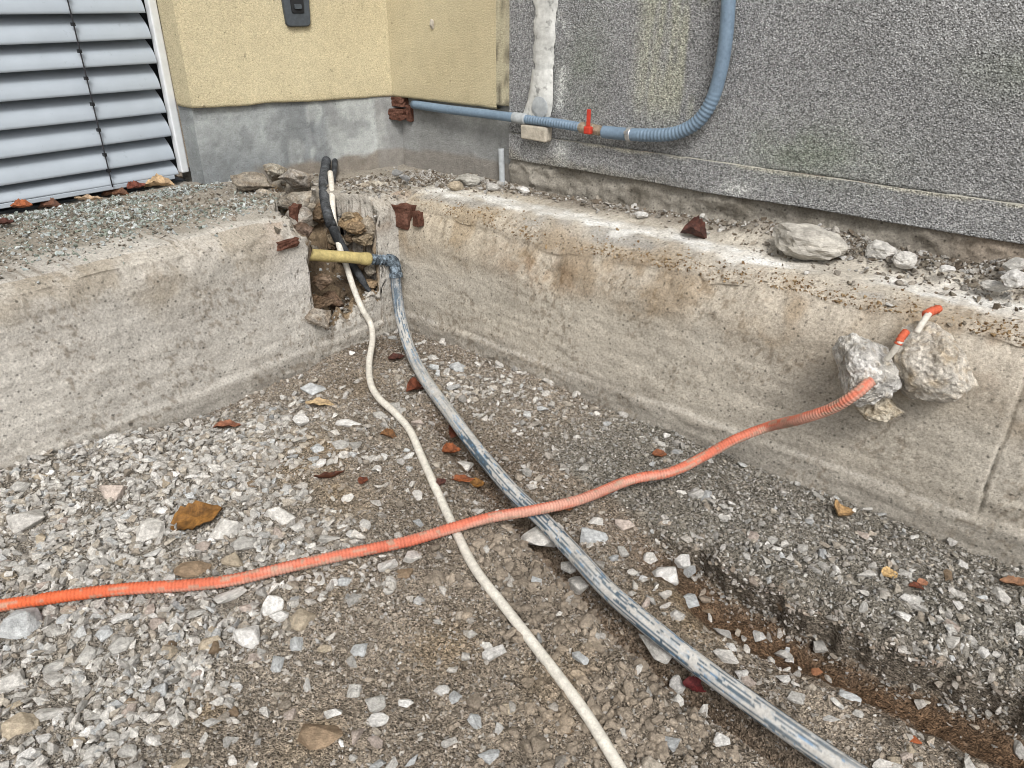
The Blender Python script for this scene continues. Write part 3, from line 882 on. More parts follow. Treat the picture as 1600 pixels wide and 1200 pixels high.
# white broken wall duct behind the pipe
dz = lambda px, py, y=.405: place(px, py, 'y', y)
duct = empty('wall_duct', dz(843, 190), 'chalky white broken plastic duct against the grey wall, flared over the pipe', 'duct')
def sheet(outline_l, outline_r, y, th, name, mat):
    """upright strip between two lines of picture points, with thickness"""
    n = 40
    def along(pts):
        pts = np.array([dz(*p, y) for p in pts]); q = np.linspace(0, len(pts) - 1, n)
        return np.stack([np.interp(q, np.arange(len(pts)), pts[:, k]) for k in range(3)], 1)
    a, b2 = along(outline_l), along(outline_r)
    j = fbm(np.arange(n) * .2, np.zeros(n), 1.6, 4, 140, .6)[:, None] * np.array([.010 if name == 'cover' else .001, 0, 0])
    a = a + j; b2 = b2 + j[::-1] * .6
    w = np.linspace(0, 1, 9)[None, :, None]
    front = a[:, None] * (1 - w) + b2[:, None] * w
    bul = np.sin(w[..., 0] * math.pi) ** .5 * th
    front[..., 1] -= bul
    return part(name, front.reshape(-1, 3), grid_faces(n, 9)[:, ::-1], mat, duct, True)
sheet([(836, -120), (835, 0), (834, 60), (834, 110), (832, 125)], [(874, -120), (871, 0), (867, 60), (864, 110), (864, 125)], .413, .010, 'cover', M['pvc'])
sheet([(832, 108), (829, 130), (824, 158), (817, 178), (815, 190)], [(864, 108), (864, 130), (864, 150), (863, 168), (860, 182)], .402, .026, 'flare', M['pvc'])
V, F = rock_arrays(61, 4, 2, .06, .8)
part('mouth', V * [.080, .010, .080] + dz(843, 168, .374), F, M['conduit_grey'], duct, True)
V, F = box(-.066, .066, -.030, .012, -.030, .026, .008, 3)
V = V + fbm(V[:, 0] * 3, V[:, 2] * 3, 20, 3, 141)[:, None] * .003
part('collar', V + dz(840, 206, .395), F, M['beige'], duct)

# pale conduit stub at the end of the yellow wall, down to the footing
P, s = spline([place(785, 292, 'y', .405), place(784, 262, 'y', .408), place(783, 232, 'y', .412)], .01)
st = link('conduit_stub', raw_mesh('conduit_stub', *tube(P, .013, 12), M['conduit_grey'], True))
tag(st, 'short pale grey conduit standing at the corner where plinth and roughcast meet', 'conduit')

# ------------------------------------------------------------------ cables and pipes in the trench
def cable(name, pts, r, mat, label, cat, seg=14, step=.01, smooth=True):
    P, s = spline(pts, step)
    o = link(name, raw_mesh(name, *tube(P, r, seg), mat, smooth))
    return tag(o, label, cat)

# depth inside the broken hole: along the floor of the notch
ny = lambda px, py, x: place(px, py, 'x', x)
# black conduit from under the plinth, ribbed, ending in torn cable
bl = empty('black_conduit', ny(512, 300, -.4), 'black ribbed conduit coming down from under the plinth into the broken hole', 'conduit')
P, s = spline([ny(510, 246, -.60), ny(509, 258, -.52), ny(506, 278, -.40), ny(506, 300, -.29), ny(511, 330, -.16), ny(517, 352, -.10)], .0028)
V, F = tube(P, .0205 + .0008 * np.sin(s * 2 * math.pi / .014), 14)
part('ribbed_sleeve', V, F, M['cable_black'], bl, True)
P, s = spline([ny(516, 345, -.12), ny(527, 372, -.10), ny(540, 395, -.088), ny(556, 422, -.06), ny(571, 446, -.03), ny(583, 462, -.01)], .006)
V, F = tube(P, np.interp(s, [0, s[-1] * .75, s[-1]], [.020, .016, .005]), 12)
part('torn_end', V, F, M['cable_black'], bl, True)
P, s = spline([ny(523, 247, -.58), ny(523, 260, -.50), ny(521, 274, -.42), ny(519, 290, -.33), ny(514, 320, -.20)], .006)
V, F = tube(P, .013, 10)
part('thin_cable', V, F, M['cable_black'], bl, True)

wc = [ny(516, 270, -.40), ny(519, 300, -.25), ny(520, 330, -.15), ny(524, 358, -.115), ny(531, 388, -.085), ny(541, 415, -.065), ny(553, 452, -.02), ny(566, 483, .015),
      ny(579, 506, .03), place(582, 530, 'z', .06), place(577, 566, 'z', .035), place(579, 598, 'z', .03), place(592, 622, 'z', .03), place(617, 645, 'z', .03), place(640, 672, 'z', .03), place(658, 712, 'z', .032),
      place(683, 768, 'z', .032), place(712, 830, 'z', .030), place(742, 888, 'z', .033), place(786, 945, 'z', .03), place(832, 1004, 'z', .03), place(872, 1056, 'z', .03),
      place(912, 1110, 'z', .03), place(947, 1165, 'z', .03), place(985, 1230, 'z', .03), place(1030, 1320, 'z', .03)]
cable('white_cable', wc, np.float64(.0122), M['cable_white'], 'dusty white cable running from the broken hole across the gravel to the foreground', 'cable')

wp = empty('supply_pipe', PIPE_W[8], 'dusty grey-blue streaked water pipe with yellow sleeve and black elbow along the trench', 'pipe')
P, s = spline([ny(474, 397, -.045), ny(500, 399, -.035), ny(545, 402, -.02), ny(579, 405, -.005)], .005)
V, F = tube(P, .0235 + .0035 * sm(s[-1] - .05, s[-1] - .03, s) - .010 * sm(s[-1] - .008, s[-1], s), 16)
part('yellow_sleeve', V, F, M['sleeve'], wp, True)
P, s = spline([ny(577, 405, -.005), ny(600, 406, .005), ny(613, 407, .012)], .003)
V, F = tube(P, .0185 + .004 * (np.abs((s * 60) % 1 - .5) > .3), 14)
part('coupling', V, F, M['coupling'], wp)
el = ny(616, 409, .014)
P, s = spline([ny(604, 406, .008), ny(613, 408, .014), ny(617, 416, .018), ny(619, 434, .03)], .004)
V, F = tube(P, .026 + .003 * (s > s[-1] - .018), 14)
part('elbow', V, F, M['coupling'], wp)
P, s = spline(np.vstack([[ny(618, 428, .03)], PIPE_W]), .003)
seg = 36
V, F = tube(P, .0225, seg)
n = len(P)
ang = np.tile(np.arange(seg), n); ss = np.repeat(s, seg)
def pipe_tint(ang, ss):
    a = ang * (2 * math.pi / seg)
    u = fbm(a * 3.4, ss * 2.6, 2.4, 5, 150, .62); u2 = fbm(a * 4.0, ss * 9, 3.2, 5, 153, .65)
    c = lerp(np.array([.43, .42, .40]), np.array([.55, .54, .51]), (u2 * .5 + .5)[:, None])
    c = lerp(c, np.array([.30, .36, .42]), (sm(.0, .5, u2))[:, None] * .55)
    st = sm(.10, .18, u + .35 * u2)
    st = st * (.45 + .55 * sm(-.4, .2, fbm(ss, ss * 0, 3, 3, 157)))
    c = lerp(c, np.array([.04, .075, .11]), st[:, None] * .92)
    c = lerp(c, np.array([.12, .25, .42]), (sm(.35, .45, u2) * sm(0, .3, fbm(ss, a, 4, 3, 159)))[:, None] * .7)
    new = 1 - sm(.12, .34, ss)
    return lerp(c, np.array([.12, .15, .18]), (new * (.55 + .45 * sm(-.2, .3, u2)))[:, None] * .8)
tint = np.vstack([pipe_tint(ang, ss), np.tile([.1, .1, .1], (2, 1))])
part('pipe', V, F, M['pipe_dusty'], wp, True, tint)

oc = [place(-420, 985, 'z', .03), place(-200, 968, 'z', .03), place(-60, 955, 'z', .03), place(30, 942, 'z', .03), place(110, 930, 'z', .032), place(200, 920, 'z', .034), place(300, 914, 'z', .032), place(370, 905, 'z', .032), place(450, 886, 'z', .032),
      place(550, 864, 'z', .034), place(640, 845, 'z', .038), place(710, 824, 'z', .055), place(770, 808, 'z', .072), place(835, 797, 'z', .082), place(905, 781, 'z', .072), place(985, 750, 'z', .062), place(1050, 737, 'z', .078),
      place(1100, 713, 'z', .105), place(1150, 686, 'z', .145), place(1200, 667, 'z', .185), place(1250, 655, 'y', -.185), place(1300, 638, 'y', -.205), place(1335, 617, 'y', -.205), place(1362, 594, 'y', -.165)]
P, s = spline(oc, .0021)
V, F = tube(P, .0146 + .0009 * np.sin(s * 2 * math.pi / .0088), 14)
ns = len(P); aa = np.tile(np.arange(14), ns) * (2 * math.pi / 14); ss = np.repeat(s, 14)
dd = sm(-.15, .45, fbm(ss, aa * .12, 4, 4, 170) + .25 * np.sin(aa * 1.0 + 1.2)) * sm(.3, 1.3, ss)
oct_ = lerp(np.array([.66, .13, .045]), np.array([.60, .17, .105]), sm(.5, 1.3, ss)[:, None])
oct_ = lerp(oct_, np.array([.56, .35, .28]), dd[:, None] * .72)
oct_ = oct_ * (1 - .16 * (np.sin(ss * 2 * math.pi / .0088) < -.45))[:, None]  # shade painted into the grooves between the ribs
sc = sm(.42, .55, fbm(ss * 3, aa * .5, 9, 3, 171))
oct_ = lerp(oct_, np.array([.36, .29, .22]), sc[:, None] * .7)
oct_ = np.vstack([oct_, oct_[:1], oct_[-1:]])
oo = empty('orange_conduit', place(835, 797, 'z', .08), 'orange corrugated conduit crossing both other lines and ending in broken concrete', 'conduit')
part('conduit', V, F, M['orange'], oo, True, oct_)

# the conduit goes on through two lumps of concrete: inner white line and orange ends
def aggregate(V, F, size, seed):
    """pebbly broken face on a lump"""
    rnd = np.random.default_rng(seed)
    pts = rnd.normal(size=(90, 3)); pts /= np.linalg.norm(pts, axis=1)[:, None]
    Vn = V / np.linalg.norm(V, axis=1)[:, None]
    d = np.sqrt(np.maximum(2 - 2 * Vn @ pts.T, 0))
    rr = rnd.uniform(.10, .24, 90)
    b = np.max(np.sqrt(np.maximum(rr ** 2 - d ** 2, 0)) * .42, axis=1)
    return V * (1 + b[:, None] * .62)

def lump(name, px, py, y, w, d, h, seed, rot, label, tilt=0, col=((.44, .425, .395), (.62, .61, .59), (.30, .255, .19)), planes=9):
    V, F = rock_arrays(seed, 5, planes, .13, .60, 1.8)
    V = aggregate(V, F, 1, seed)
    g = np.array([mnoise.fractal(Vector(v) * 9, .6, 2.1, 3) for v in V])
    k = np.array([mnoise.noise(Vector(v) * 3.2 + Vector((seed, 0, 0))) for v in V])
    tint = lerp(np.array(col[0]), np.array(col[1]), np.clip(.5 + k * 1.2, 0, 1)[:, None])
    tint = lerp(tint, np.array(col[2]), np.clip((g - .1) * 1.6, 0, 1)[:, None] * .7)
    V = V * (1 + .045 * g[:, None]) * [w, d, h]
    ct, st_ = math.cos(tilt), math.sin(tilt)
    V = V @ np.array([[ct, 0, st_], [0, 1, 0], [-st_, 0, ct]])
    o = link(name, raw_mesh(name, V, F, M['lump'], False, tint))
    o.location = place(px, py, 'y', y); o.rotation_euler = (0, 0, rot)
    return tag(o, label, 'concrete lump')

lump('concrete_lump', 1352, 576, -.105, .172, .15, .185, 511, .25, 'pebbly concrete lump hanging on the orange conduit, left one of the pair', .1)
lump('concrete_lump', 1374, 636, -.075, .115, .10, .075, 522, .1, 'small crumbly concrete lump stuck beneath the one on the orange conduit', .0, ((.38, .33, .25), (.52, .48, .40), (.24, .18, .11)))
V, F = rock_arrays(533, 5, 6, .09, .62, 1.6)
V = aggregate(V, F, 1, 533)
# wedge shape: tall at the left, tapering to the lower right
V = V * [1, 1, 1]
V[:, 2] = V[:, 2] * (1 - .58 * (V[:, 0] + .5)) - .20 * (V[:, 0] + .5)
V = V / (V.max(0) - V.min(0))
g = np.array([mnoise.fractal(Vector(v) * 8, .6, 2.1, 3) for v in V])
k = np.array([mnoise.noise(Vector(v) * 3) for v in V])
tint = lerp(np.array([.42, .38, .32]), np.array([.60, .57, .52]), np.clip(.5 + k, 0, 1)[:, None])
tint = lerp(tint, np.array([.33, .25, .15]), np.clip(g * 1.4, 0, 1)[:, None] * .6)
o = link('concrete_lump', raw_mesh('concrete_lump', V * (1 + .04 * g[:, None]) * [.200, .12, .215], F, M['lump'], False, tint))
o.location = place(1468, 560, 'y', -.060); o.rotation_euler = (0, 0, .05)
tag(o, 'wedge-shaped concrete lump leaning on the footing right of the orange conduit end', 'concrete lump')
P, s = spline([place(1385, 562, 'y', -.14), place(1398, 546, 'y', -.145), place(1407, 532, 'y', -.145)], .004)
part('inner_line', *tube(P, .0078, 10), M['cable_white'], oo, True)
P, s = spline([place(1403, 538, 'y', -.145), place(1408, 528, 'y', -.14), place(1416, 518, 'y', -.12)], .002)
part('torn_end', *tube(P, .0092 + .0010 * np.sin(s * 700), 12), M['orange'], oo, True, np.array([.56, .12, .06]))
P, s = spline([place(1432, 520, 'y', -.10), place(1443, 502, 'y', -.085), place(1452, 489, 'y', -.07)], .004)
part('inner_line', *tube(P, .0078, 10), M['cable_white'], oo, True)
P, s = spline([place(1446, 492, 'y', -.075), place(1457, 486, 'y', -.05), place(1468, 482, 'y', -.03)], .002)
part('torn_end', *tube(P, .0098 + .002 * np.sin(s * 500), 12), M['orange'], oo, True, np.array([.56, .12, .06]))

# ------------------------------------------------------------------ stones
GREY, PALEC, TANC, BRN, PINK, BLU, WHT = (.45, .44, .415), (.57, .555, .525), (.42, .36, .275), (.27, .20, .135), (.46, .395, .35), (.46, .475, .48), (.66, .65, .63)
VIEWROT = AZ - math.pi / 2

def surf(px, py):
    """where a picture point meets the trench floor"""
    p = place(px, py, 'z', 0.0)
    for _ in range(4): p = place(px, py, 'z', float(gz(p[0], p[1])))
    return p

def stone(px, py, w, h, col, label, seed, ang=0.0, z=None, name='stone', cat='stone', lift=.08, group=None, planes=11, rough=.06, mat=None):
    p = surf(px, py) if z is None else place(px, py, 'z', z)
    if z is not None:
        for _ in range(5): p = place(px, py, 'z', float(top_z(p[0], p[1])) + z - H)
    k = depth(p) / FPX
    V, F = angular(seed, 12 + seed % 9, rough) if planes == 11 else rock_arrays(seed, 4, planes, rough, .5)
    sx, sy = w * k, h * k * 1.15
    sz = min(sx, sy) * .72
    o = link(name, raw_mesh(name, V, F, mat or M['stone']))
    o.scale = (sx, sy, sz)
    o.location = (p[0], p[1], p[2] + sz * lift)
    rnd = random.Random(seed)
    o.rotation_euler = (rnd.uniform(-.12, .12), rnd.uniform(-.12, .12), VIEWROT + RAD(ang))
    j = rnd.uniform(.9, 1.1)
    o.color = (*[c * j for c in col], 1)
    return tag(o, label, cat, group)

NAMED = [
 (36, 978, 64, 52, BLU, 'big bluish grey stone just below the orange conduit at the far left', 5),
 (170, 770, 50, 30, PINK, 'pinkish flat-topped stone in the gravel heap by the left footing', -8),
 (44, 815, 52, 46, PALEC, 'large pale angular stone at the left end of the gravel heap', 30),
 (32, 762, 28, 24, GREY, 'grey stone touching the foot of the left footing', 0),
 (237, 833, 46, 38, PALEC, 'pale stone immediately left of the big yellow-brown leaf', 10),
 (350, 832, 44, 38, PALEC, 'pale stone immediately right of the big yellow-brown leaf', -15),
 (380, 852, 44, 24, GREY, 'dark-edged grey stone below right of the big yellow-brown leaf', 6),
 (300, 891, 56, 26, BRN, 'flat olive brown stone lying against the upper side of the orange conduit', 5),
 (366, 877, 38, 26, TANC, 'brownish rounded stone just above the orange conduit', -5),
 (316, 858, 26, 20, PINK, 'small reddish brown stone under the big yellow-brown leaf', 0),
 (240, 866, 30, 14, WHT, 'long white stone sliver between leaf and orange conduit', 35),
 (190, 966, 36, 16, WHT, 'white bar-shaped stone lying below the orange conduit', 12),
 (244, 974, 28, 28, PINK, 'pinkish square stone below the orange conduit', 20),
 (305, 961, 34, 17, GREY, 'oblong lilac grey stone below the orange conduit', 14),
 (360, 932, 52, 16, PALEC, 'long pale stone pointing up to the orange conduit', 32),
 (163, 993, 28, 26, BLU, 'roundish blue-grey stone below the white bar-shaped stone', 0),
 (190, 1008, 40, 24, GREY, 'slanting grey stone beside the roundish blue-grey one', 30),
 (385, 997, 46, 36, WHT, 'broad white stone in the lower left gravel', 10),
 (132, 1026, 40, 28, GREY, 'blocky grey stone with a flat top in the lower left gravel', -5),
 (84, 1044, 42, 22, GREY, 'grey slab tilted upward in the lower left gravel', 38),
 (86, 1063, 32, 26, PALEC, 'pale stone tucked under the tilted grey slab', 0),
 (20, 1068, 44, 40, PALEC, 'pale lump at the left edge below the big bluish stone', 0),
 (75, 1116, 52, 24, PALEC, 'long pale stone slanting up near the lower left corner', 36),
 (32, 1136, 58, 36, TANC, 'broad brownish stone near the lower left corner', 8),
 (68, 1155, 26, 13, WHT, 'small white sliver beside the broad brownish stone', 5),
 (249, 1078, 27, 30, BLU, 'blue-grey stone standing alone in the bare soil at lower left', 12),
 (334, 1129, 34, 19, WHT, 'bright white stone alone in the soil near the bottom edge', 18),
 (200, 1178, 28, 24, GREY, 'grey stone near the bottom edge left of centre', 40),
 (490, 611, 40, 30, BLU, 'jagged bluish stone in the back earth by the left footing', 10),
 (470, 661, 27, 20, WHT, 'white stone left of the pale tan leaf', -10),
 (545, 663, 44, 13, WHT, 'flat white splinter behind the white cable', -6),
 (595, 652, 26, 14, GREY, 'grey stone close to the bend of the white cable', 0),
 (496, 704, 22, 24, BLU, 'blue stone on the tan earth patch, upper of two', 15),
 (490, 718, 18, 15, BLU, 'blue stone on the tan earth patch, lower of two', 15),
 (532, 697, 28, 16, GREY, 'left of two grey stones side by side on the tan earth', -5),
 (557, 695, 23, 20, GREY, 'right of two grey stones side by side on the tan earth', 0),
 (437, 808, 54, 30, PALEC, 'large pale wedge stone casting a dark edge above the orange conduit', -20),
 (514, 842, 36, 16, GREY, 'left of two oblong stones just above the orange conduit', 4),
 (548, 836, 24, 14, WHT, 'right of two oblong stones just above the orange conduit', 8),
 (645, 871, 30, 20, PALEC, 'angular stone just below the orange conduit left of the white cable', 25),
 (681, 610, 18, 26, TANC, 'cream upright pebble near the water pipe bend', 0),
 (676, 560, 22, 12, PALEC, 'pale stone right of the water pipe, upper of two', -8),
 (677, 574, 24, 17, BLU, 'blue-grey stone right of the water pipe, lower of two', 4),
 (716, 576, 26, 22, BLU, 'bluish knobbly stone by the foot of the right footing', 20),
 (725, 729, 32, 22, PALEC, 'pale angular stone between the white cable and the water pipe', 10),
 (845, 842, 66, 54, PALEC, 'big rounded pale stone half buried under the water pipe', -10),
 (925, 841, 44, 32, BLU, 'grey angular stone right of the water pipe under the crossing', 25),
 (976, 822, 32, 24, PINK, 'pinkish grey stone at the edge of the gravel bank', -10),
 (904, 916, 38, 34, PALEC, 'pale crumbly stone left of the water pipe', -20),
 (888, 888, 24, 18, GREY, 'grey stone above the pale crumbly one left of the water pipe', 0),
 (1016, 873, 24, 20, PALEC, 'pale stone highest in the cluster right of the water pipe', 0),
 (1041, 903, 40, 34, WHT, 'white lump in the cluster right of the water pipe', 10),
 (1066, 880, 24, 22, WHT, 'white stone at the upper right of the cluster by the water pipe', 0),
 (1078, 894, 20, 18, BLU, 'blue-grey stone at the right of the cluster by the water pipe', 0),
 (1076, 941, 40, 22, BLU, 'bluish oblong stone lowest in the cluster right of the water pipe', 14),
 (1024, 1012, 72, 34, PALEC, 'long flat cream stone lying under the water pipe', -34),
 (1136, 1026, 42, 20, PALEC, 'oblong stone right of the water pipe near the bottom', -42),
 (1142, 1012, 18, 14, WHT, 'small white stone touching the oblong one right of the water pipe', 0),
 (908, 1030, 28, 26, BLU, 'bluish crumb stone between the white cable and the water pipe', 0),
 (1128, 1157, 34, 24, WHT, 'bright white stone near the bottom edge between cable and pipe', 10),
 (1058, 1072, 26, 24, WHT, 'white stone beside the dark red leaf', 0),
 (1325, 1091, 38, 20, BLU, 'smooth blue-grey stone in the ditch below the gravel bank', -12),
 (1298, 1124, 30, 13, WHT, 'white splinter in the ditch close to the water pipe', -28),
 (1223, 1062, 22, 16, WHT, 'small white block in the ditch right of the water pipe', -5),
 (1340, 1116, 20, 14, PALEC, 'pale pebble below the smooth blue-grey stone in the ditch', 0),
 (1412, 966, 24, 24, WHT, 'whitest stone on the face of the gravel bank', 0),
 (1315, 948, 26, 20, BLU, 'greenish grey stone on the face of the gravel bank', 0),
 (1261, 922, 24, 24, PALEC, 'pale stone at the left of the gravel bank face', 0),
 (1210, 905, 22, 22, PALEC, 'pale stone at the left end of the gravel bank', 0),
 (1536, 1020, 18, 18, WHT, 'white pebble low on the right of the gravel bank', 0),
 (1502, 884, 18, 16, WHT, 'round white pebble at the foot of the right footing', 0),
 (1564, 870, 20, 16, BLU, 'bluish pebble at the foot of the right footing, far right', 0),
 (1206, 845, 22, 14, GREY, 'lilac grey stone above the gravel bank', -5),
 (425, 948, 38, 34, WHT, 'white stone, upper of a touching pair below the orange conduit', 20),
 (436, 963, 30, 18, WHT, 'white stone, lower of a touching pair below the orange conduit', 10),
 (472, 972, 40, 36, TANC, 'olive brown boulder-like stone in the soil below the orange conduit', -15),
 (462, 1008, 27, 26, BLU, 'blue-grey triangular stone below the olive brown one', 0),
 (434, 1040, 22, 30, BLU, 'bluish upright stone in the bare soil, lower left of the triangular one', 14),
 (538, 910, 22, 18, BLU, 'light blue stone below the orange conduit in the middle', 0),
 (522, 913, 16, 16, WHT, 'small white stone touching the light blue one', 0),
 (561, 1018, 28, 20, BLU, 'blue-white stone alone in the middle of the bare soil', 12),
 (551, 1035, 18, 22, GREY, 'grey stone half sunk beside the blue-white one', 30),
 (479, 1070, 12, 26, WHT, 'thin white splinter standing in the soil', 20),
 (520, 1114, 30, 18, WHT, 'white flat stone in the soil near the bottom, left of the grey pair', 8),
 (587, 1103, 34, 30, GREY, 'square grey stone, upper of the stacked pair near the bottom', 0),
 (592, 1127, 32, 18, WHT, 'white wedge stone, lower of the stacked pair near the bottom', 0),
 (552, 1081, 30, 20, GREY, 'dull grey stone sunk in the soil near the bottom', 0),
 (634, 1099, 26, 15, WHT, 'white stone right of the stacked pair', -4),
 (690, 1081, 26, 16, WHT, 'white oval stone left of the white cable near the bottom', 20),
 (712, 1090, 22, 18, BLU, 'blue-white stone right of the white oval one', 0),
 (742, 1128, 22, 30, BLU, 'tilted blue-grey stone left of the white cable at the bottom', 30),
 (779, 1142, 18, 22, WHT, 'white triangular stone closest left of the white cable at the bottom', 0),
 (500, 1152, 74, 42, BRN, 'big flat rusty brown clay slab in the soil at the bottom', 4),
 (766, 1182, 34, 20, BLU, 'row of blue slate chip at the bottom edge left of the white cable', 35),
 (1592, 1172, 26, 30, PALEC, 'pale stone in the lower right corner', 0),
]
for i, (px, py, w, h, col, lab, ang) in enumerate(NAMED):
    stone(px, py, w, h, col, lab, 1000 + i, ang)

# things lying on top of the footings
LEDGE = [
 ('rock', 1262, 396, 118, 66, (.42, .40, .36), 'large jagged concrete rock on the right footing beside the grey wall', -22, .573),
 ('rock', 1376, 402, 50, 38, PALEC, 'pale round rock right of the large jagged rock on the footing', 0, .578),
 ('rock', 1411, 414, 36, 30, PALEC, 'smaller pale rock leaning on the round one on the footing', -30, .575),
 ('stone', 1480, 424, 26, 14, WHT, 'flat white stone on the footing rubble by the wall', 0, .58),
 ('stone', 1552, 452, 44, 22, PALEC, 'slanting flat pale tile-like stone at the right end of the footing', -32, .58),
 ('stone', 1588, 444, 42, 30, WHT, 'white stone at the far right end of the footing', 10, .585),
 ('stone', 1586, 420, 40, 26, GREY, 'crumbly grey stone behind the white one at the right end', 0, .60),
 ('rock', 732, 288, 46, 26, (.34, .33, .30), 'grey-green rubble lump on the footing by the house corner', -8, .578),
 ('stone', 712, 296, 26, 20, TANC, 'tan rubble stone left of the grey-green lump', 10, .576),
 ('stone', 817, 300, 26, 13, WHT, 'thin white splinter at the foot of the conduit stub', -40, .578),
 ('pebble', 1003, 340, 20, 14, WHT, 'round white pebble on the white cement strip', 0, .577),
 ('stone', 770, 296, 22, 14, GREY, 'grey crumb stone left of the conduit stub', 0, .577),
]
for i, (nm, px, py, w, h, col, lab, ang, z) in enumerate(LEDGE):
    stone(px, py, w, h, col, lab, 2000 + i, ang, z, nm, 'rock' if nm == 'rock' else 'stone', .32, None, 9, .14)
for i, (px, py, w, lab) in enumerate([(621, 273, 17, 'left of two white foam crumbs in the house corner'), (633, 281, 18, 'right of two white foam crumbs in the house corner')]):
    stone(px, py, w, w * .8, WHT, lab, 2100 + i, 0, .60, 'foam_crumb', 'foam', .3, None, 8, .06, M['foam'])

# broken concrete round the hole
BROKEN = [
 (395, 285, 58, 30, (.30, .275, .235), 'crumbling concrete shard at the foot of the plinth left of the cables', 8, -.50, .585),
 (428, 272, 36, 24, (.38, .36, .31), 'pale crumbling shard directly under the plinth', 20, -.52, .60),
 (566, 318, 56, 36, (.27, .255, .225), 'dark grey broken lump right of the black conduit', -12, -.17, .53),
 (552, 348, 44, 30, (.30, .225, .14), 'sandy brown clod in the hole below the dark grey lump', 14, -.12, .43),
 (578, 362, 36, 40, (.36, .32, .26), 'tan mortar shard at the right side of the hole', 60, -.08, .42),
 (520, 470, 34, 30, (.15, .105, .075), 'dark earth clod low in the hole behind the white cable', 10, -.06, .23),
 (506, 440, 30, 24, (.20, .15, .11), 'brown earth clod below the left end of the yellow sleeve', -20, -.05, .30),
 (462, 278, 50, 32, (.36, .34, .31), 'grey concrete shard left of the black conduit under the plinth', -10, -.42, .60),
 (458, 312, 58, 24, (.36, .34, .30), 'flat concrete slab piece overhanging the hole left of the black conduit', -14, -.27, .56),
 (466, 342, 42, 34, (.38, .36, .33), 'light concrete block at the left rim of the hole', -30, -.10, .52),
 (470, 362, 36, 30, (.20, .15, .12), 'brown crumbly lump wedged in the left of the hole', 10, -.08, .47),
 (560, 292, 46, 24, (.42, .40, .35), 'sandy concrete lump below the plinth right of the cables', 12, -.33, .57),
 (585, 300, 58, 34, (.45, .42, .36), 'sandy mortar piece at the inner corner of the footing', -10, -.20, .565),
 (497, 470, 48, 36, (.20, .145, .10), 'dark brown clod low in the hole', 0, -.03, .23),
 (492, 493, 44, 22, (.33, .30, .26), 'rough concrete bulge at the lower left rim of the hole', 12, .005, .165),
]
for i, (px, py, w, h, col, lab, ang, x, z) in enumerate(BROKEN):
    p = place(px, py, 'x', x)
    k = depth(p) / FPX
    V, F = angular(2300 + i, 11 + i % 6, .16, .02)
    V = V * [w * k * 1.1, w * k * .8, h * k * 1.1]
    g = np.array([mnoise.fractal(Vector(v) * 40, .6, 2.1, 3) for v in V])
    tint = lerp(np.array(col), np.array(col) * np.array([.62, .55, .48]), np.clip(.45 + g, 0, 1)[:, None])
    o = link('concrete_shard', raw_mesh('concrete_shard', V, F, M['lump'], False, tint))
    o.location = p; o.rotation_euler = (.1 * (i % 3 - 1), RAD(ang) * .6, VIEWROT)
    o.name = o.data.name = 'earth_clod' if 'clod' in lab or 'brown crumbly' in lab else 'concrete_shard'
    tag(o, lab, 'clod' if 'clod' in o.name else 'concrete shard')
fills = []
rf = np.random.default_rng(404)
spots = []
for _ in range(46):
    t_ = rf.random()
    if t_ < .45:                                   # along the right side of the hole
        x_ = rf.uniform(-.36, -.05); y_ = -.125 + .16 * x_ + rf.normal(0, .015); z_ = rf.uniform(.20, .53)
    elif t_ < .8:                                  # the sloping back
        x_ = rf.uniform(-.46, -.22); y_ = rf.uniform(-.40, -.17); z_ = .17 + .36 * float(sm(.04, .44, -x_)) + rf.uniform(-.03, .035)
    else:                                          # left side
        x_ = rf.uniform(-.25, -.05); y_ = -.445 - .1 * x_ + rf.normal(0, .012); z_ = rf.uniform(.22, .52)
    spots.append((x_, y_, z_))
cols_f = []
for i, (x_, y_, z_) in enumerate(spots):
    V, F = rock_arrays(4000 + i, 3, 6, .22, .5, 2.4)
    sc_ = rf.uniform(.045, .105)
    V = rotz(V * [sc_, sc_ * rf.uniform(.6, 1), sc_ * rf.uniform(.5, .9)], rf.uniform(0, 6.28)) + [x_, y_, z_]
    base_ = np.array([(.16, .115, .075), (.24, .175, .11), (.31, .25, .175), (.36, .32, .26), (.12, .085, .06)][int(rf.integers(0, 5))])
    g = np.array([mnoise.fractal(Vector(v) * 45, .6, 2.1, 3) for v in V])
    cols_f.append(base_[None] * np.clip(1 + .5 * g, .55, 1.5)[:, None])
    fills.append((V, F))
V, F = merge(*fills)
tag(link('earth_fill', raw_mesh('earth_fill', V, F, M['lump'], False, np.concatenate(cols_f))), 'crumbled earth and mortar inside the broken hole', kind='stuff')
# bricks set in the footings (parts)
for i, (px, py, ax, val, w, h, rot, lab) in enumerate([(630, 336, 'y', .030, 42, 34, .1, 'red brick piece bedded in the inner corner'), (653, 342, 'y', .006, 16, 22, -.2, 'dark red brick corner'),
                                               (445, 380, 'x', -.012, 36, 13, 0, 'pinkish brick face at the rim of the hole'), (462, 334, 'x', -.10, 20, 26, .5, 'reddish brick chip at the rim')]):
    p = place(px, py, ax, val); k = depth(p) / FPX
    V, F = brick_arrays(2400 + i, w * k, w * k * .7, h * k)
    V = rotz(V, (0 if ax == 'y' else math.pi / 2) + rot)
    o = link('brick', raw_mesh('brick', V + p, F, M['brick'])); o.parent = foot_left
    o['label'] = lab

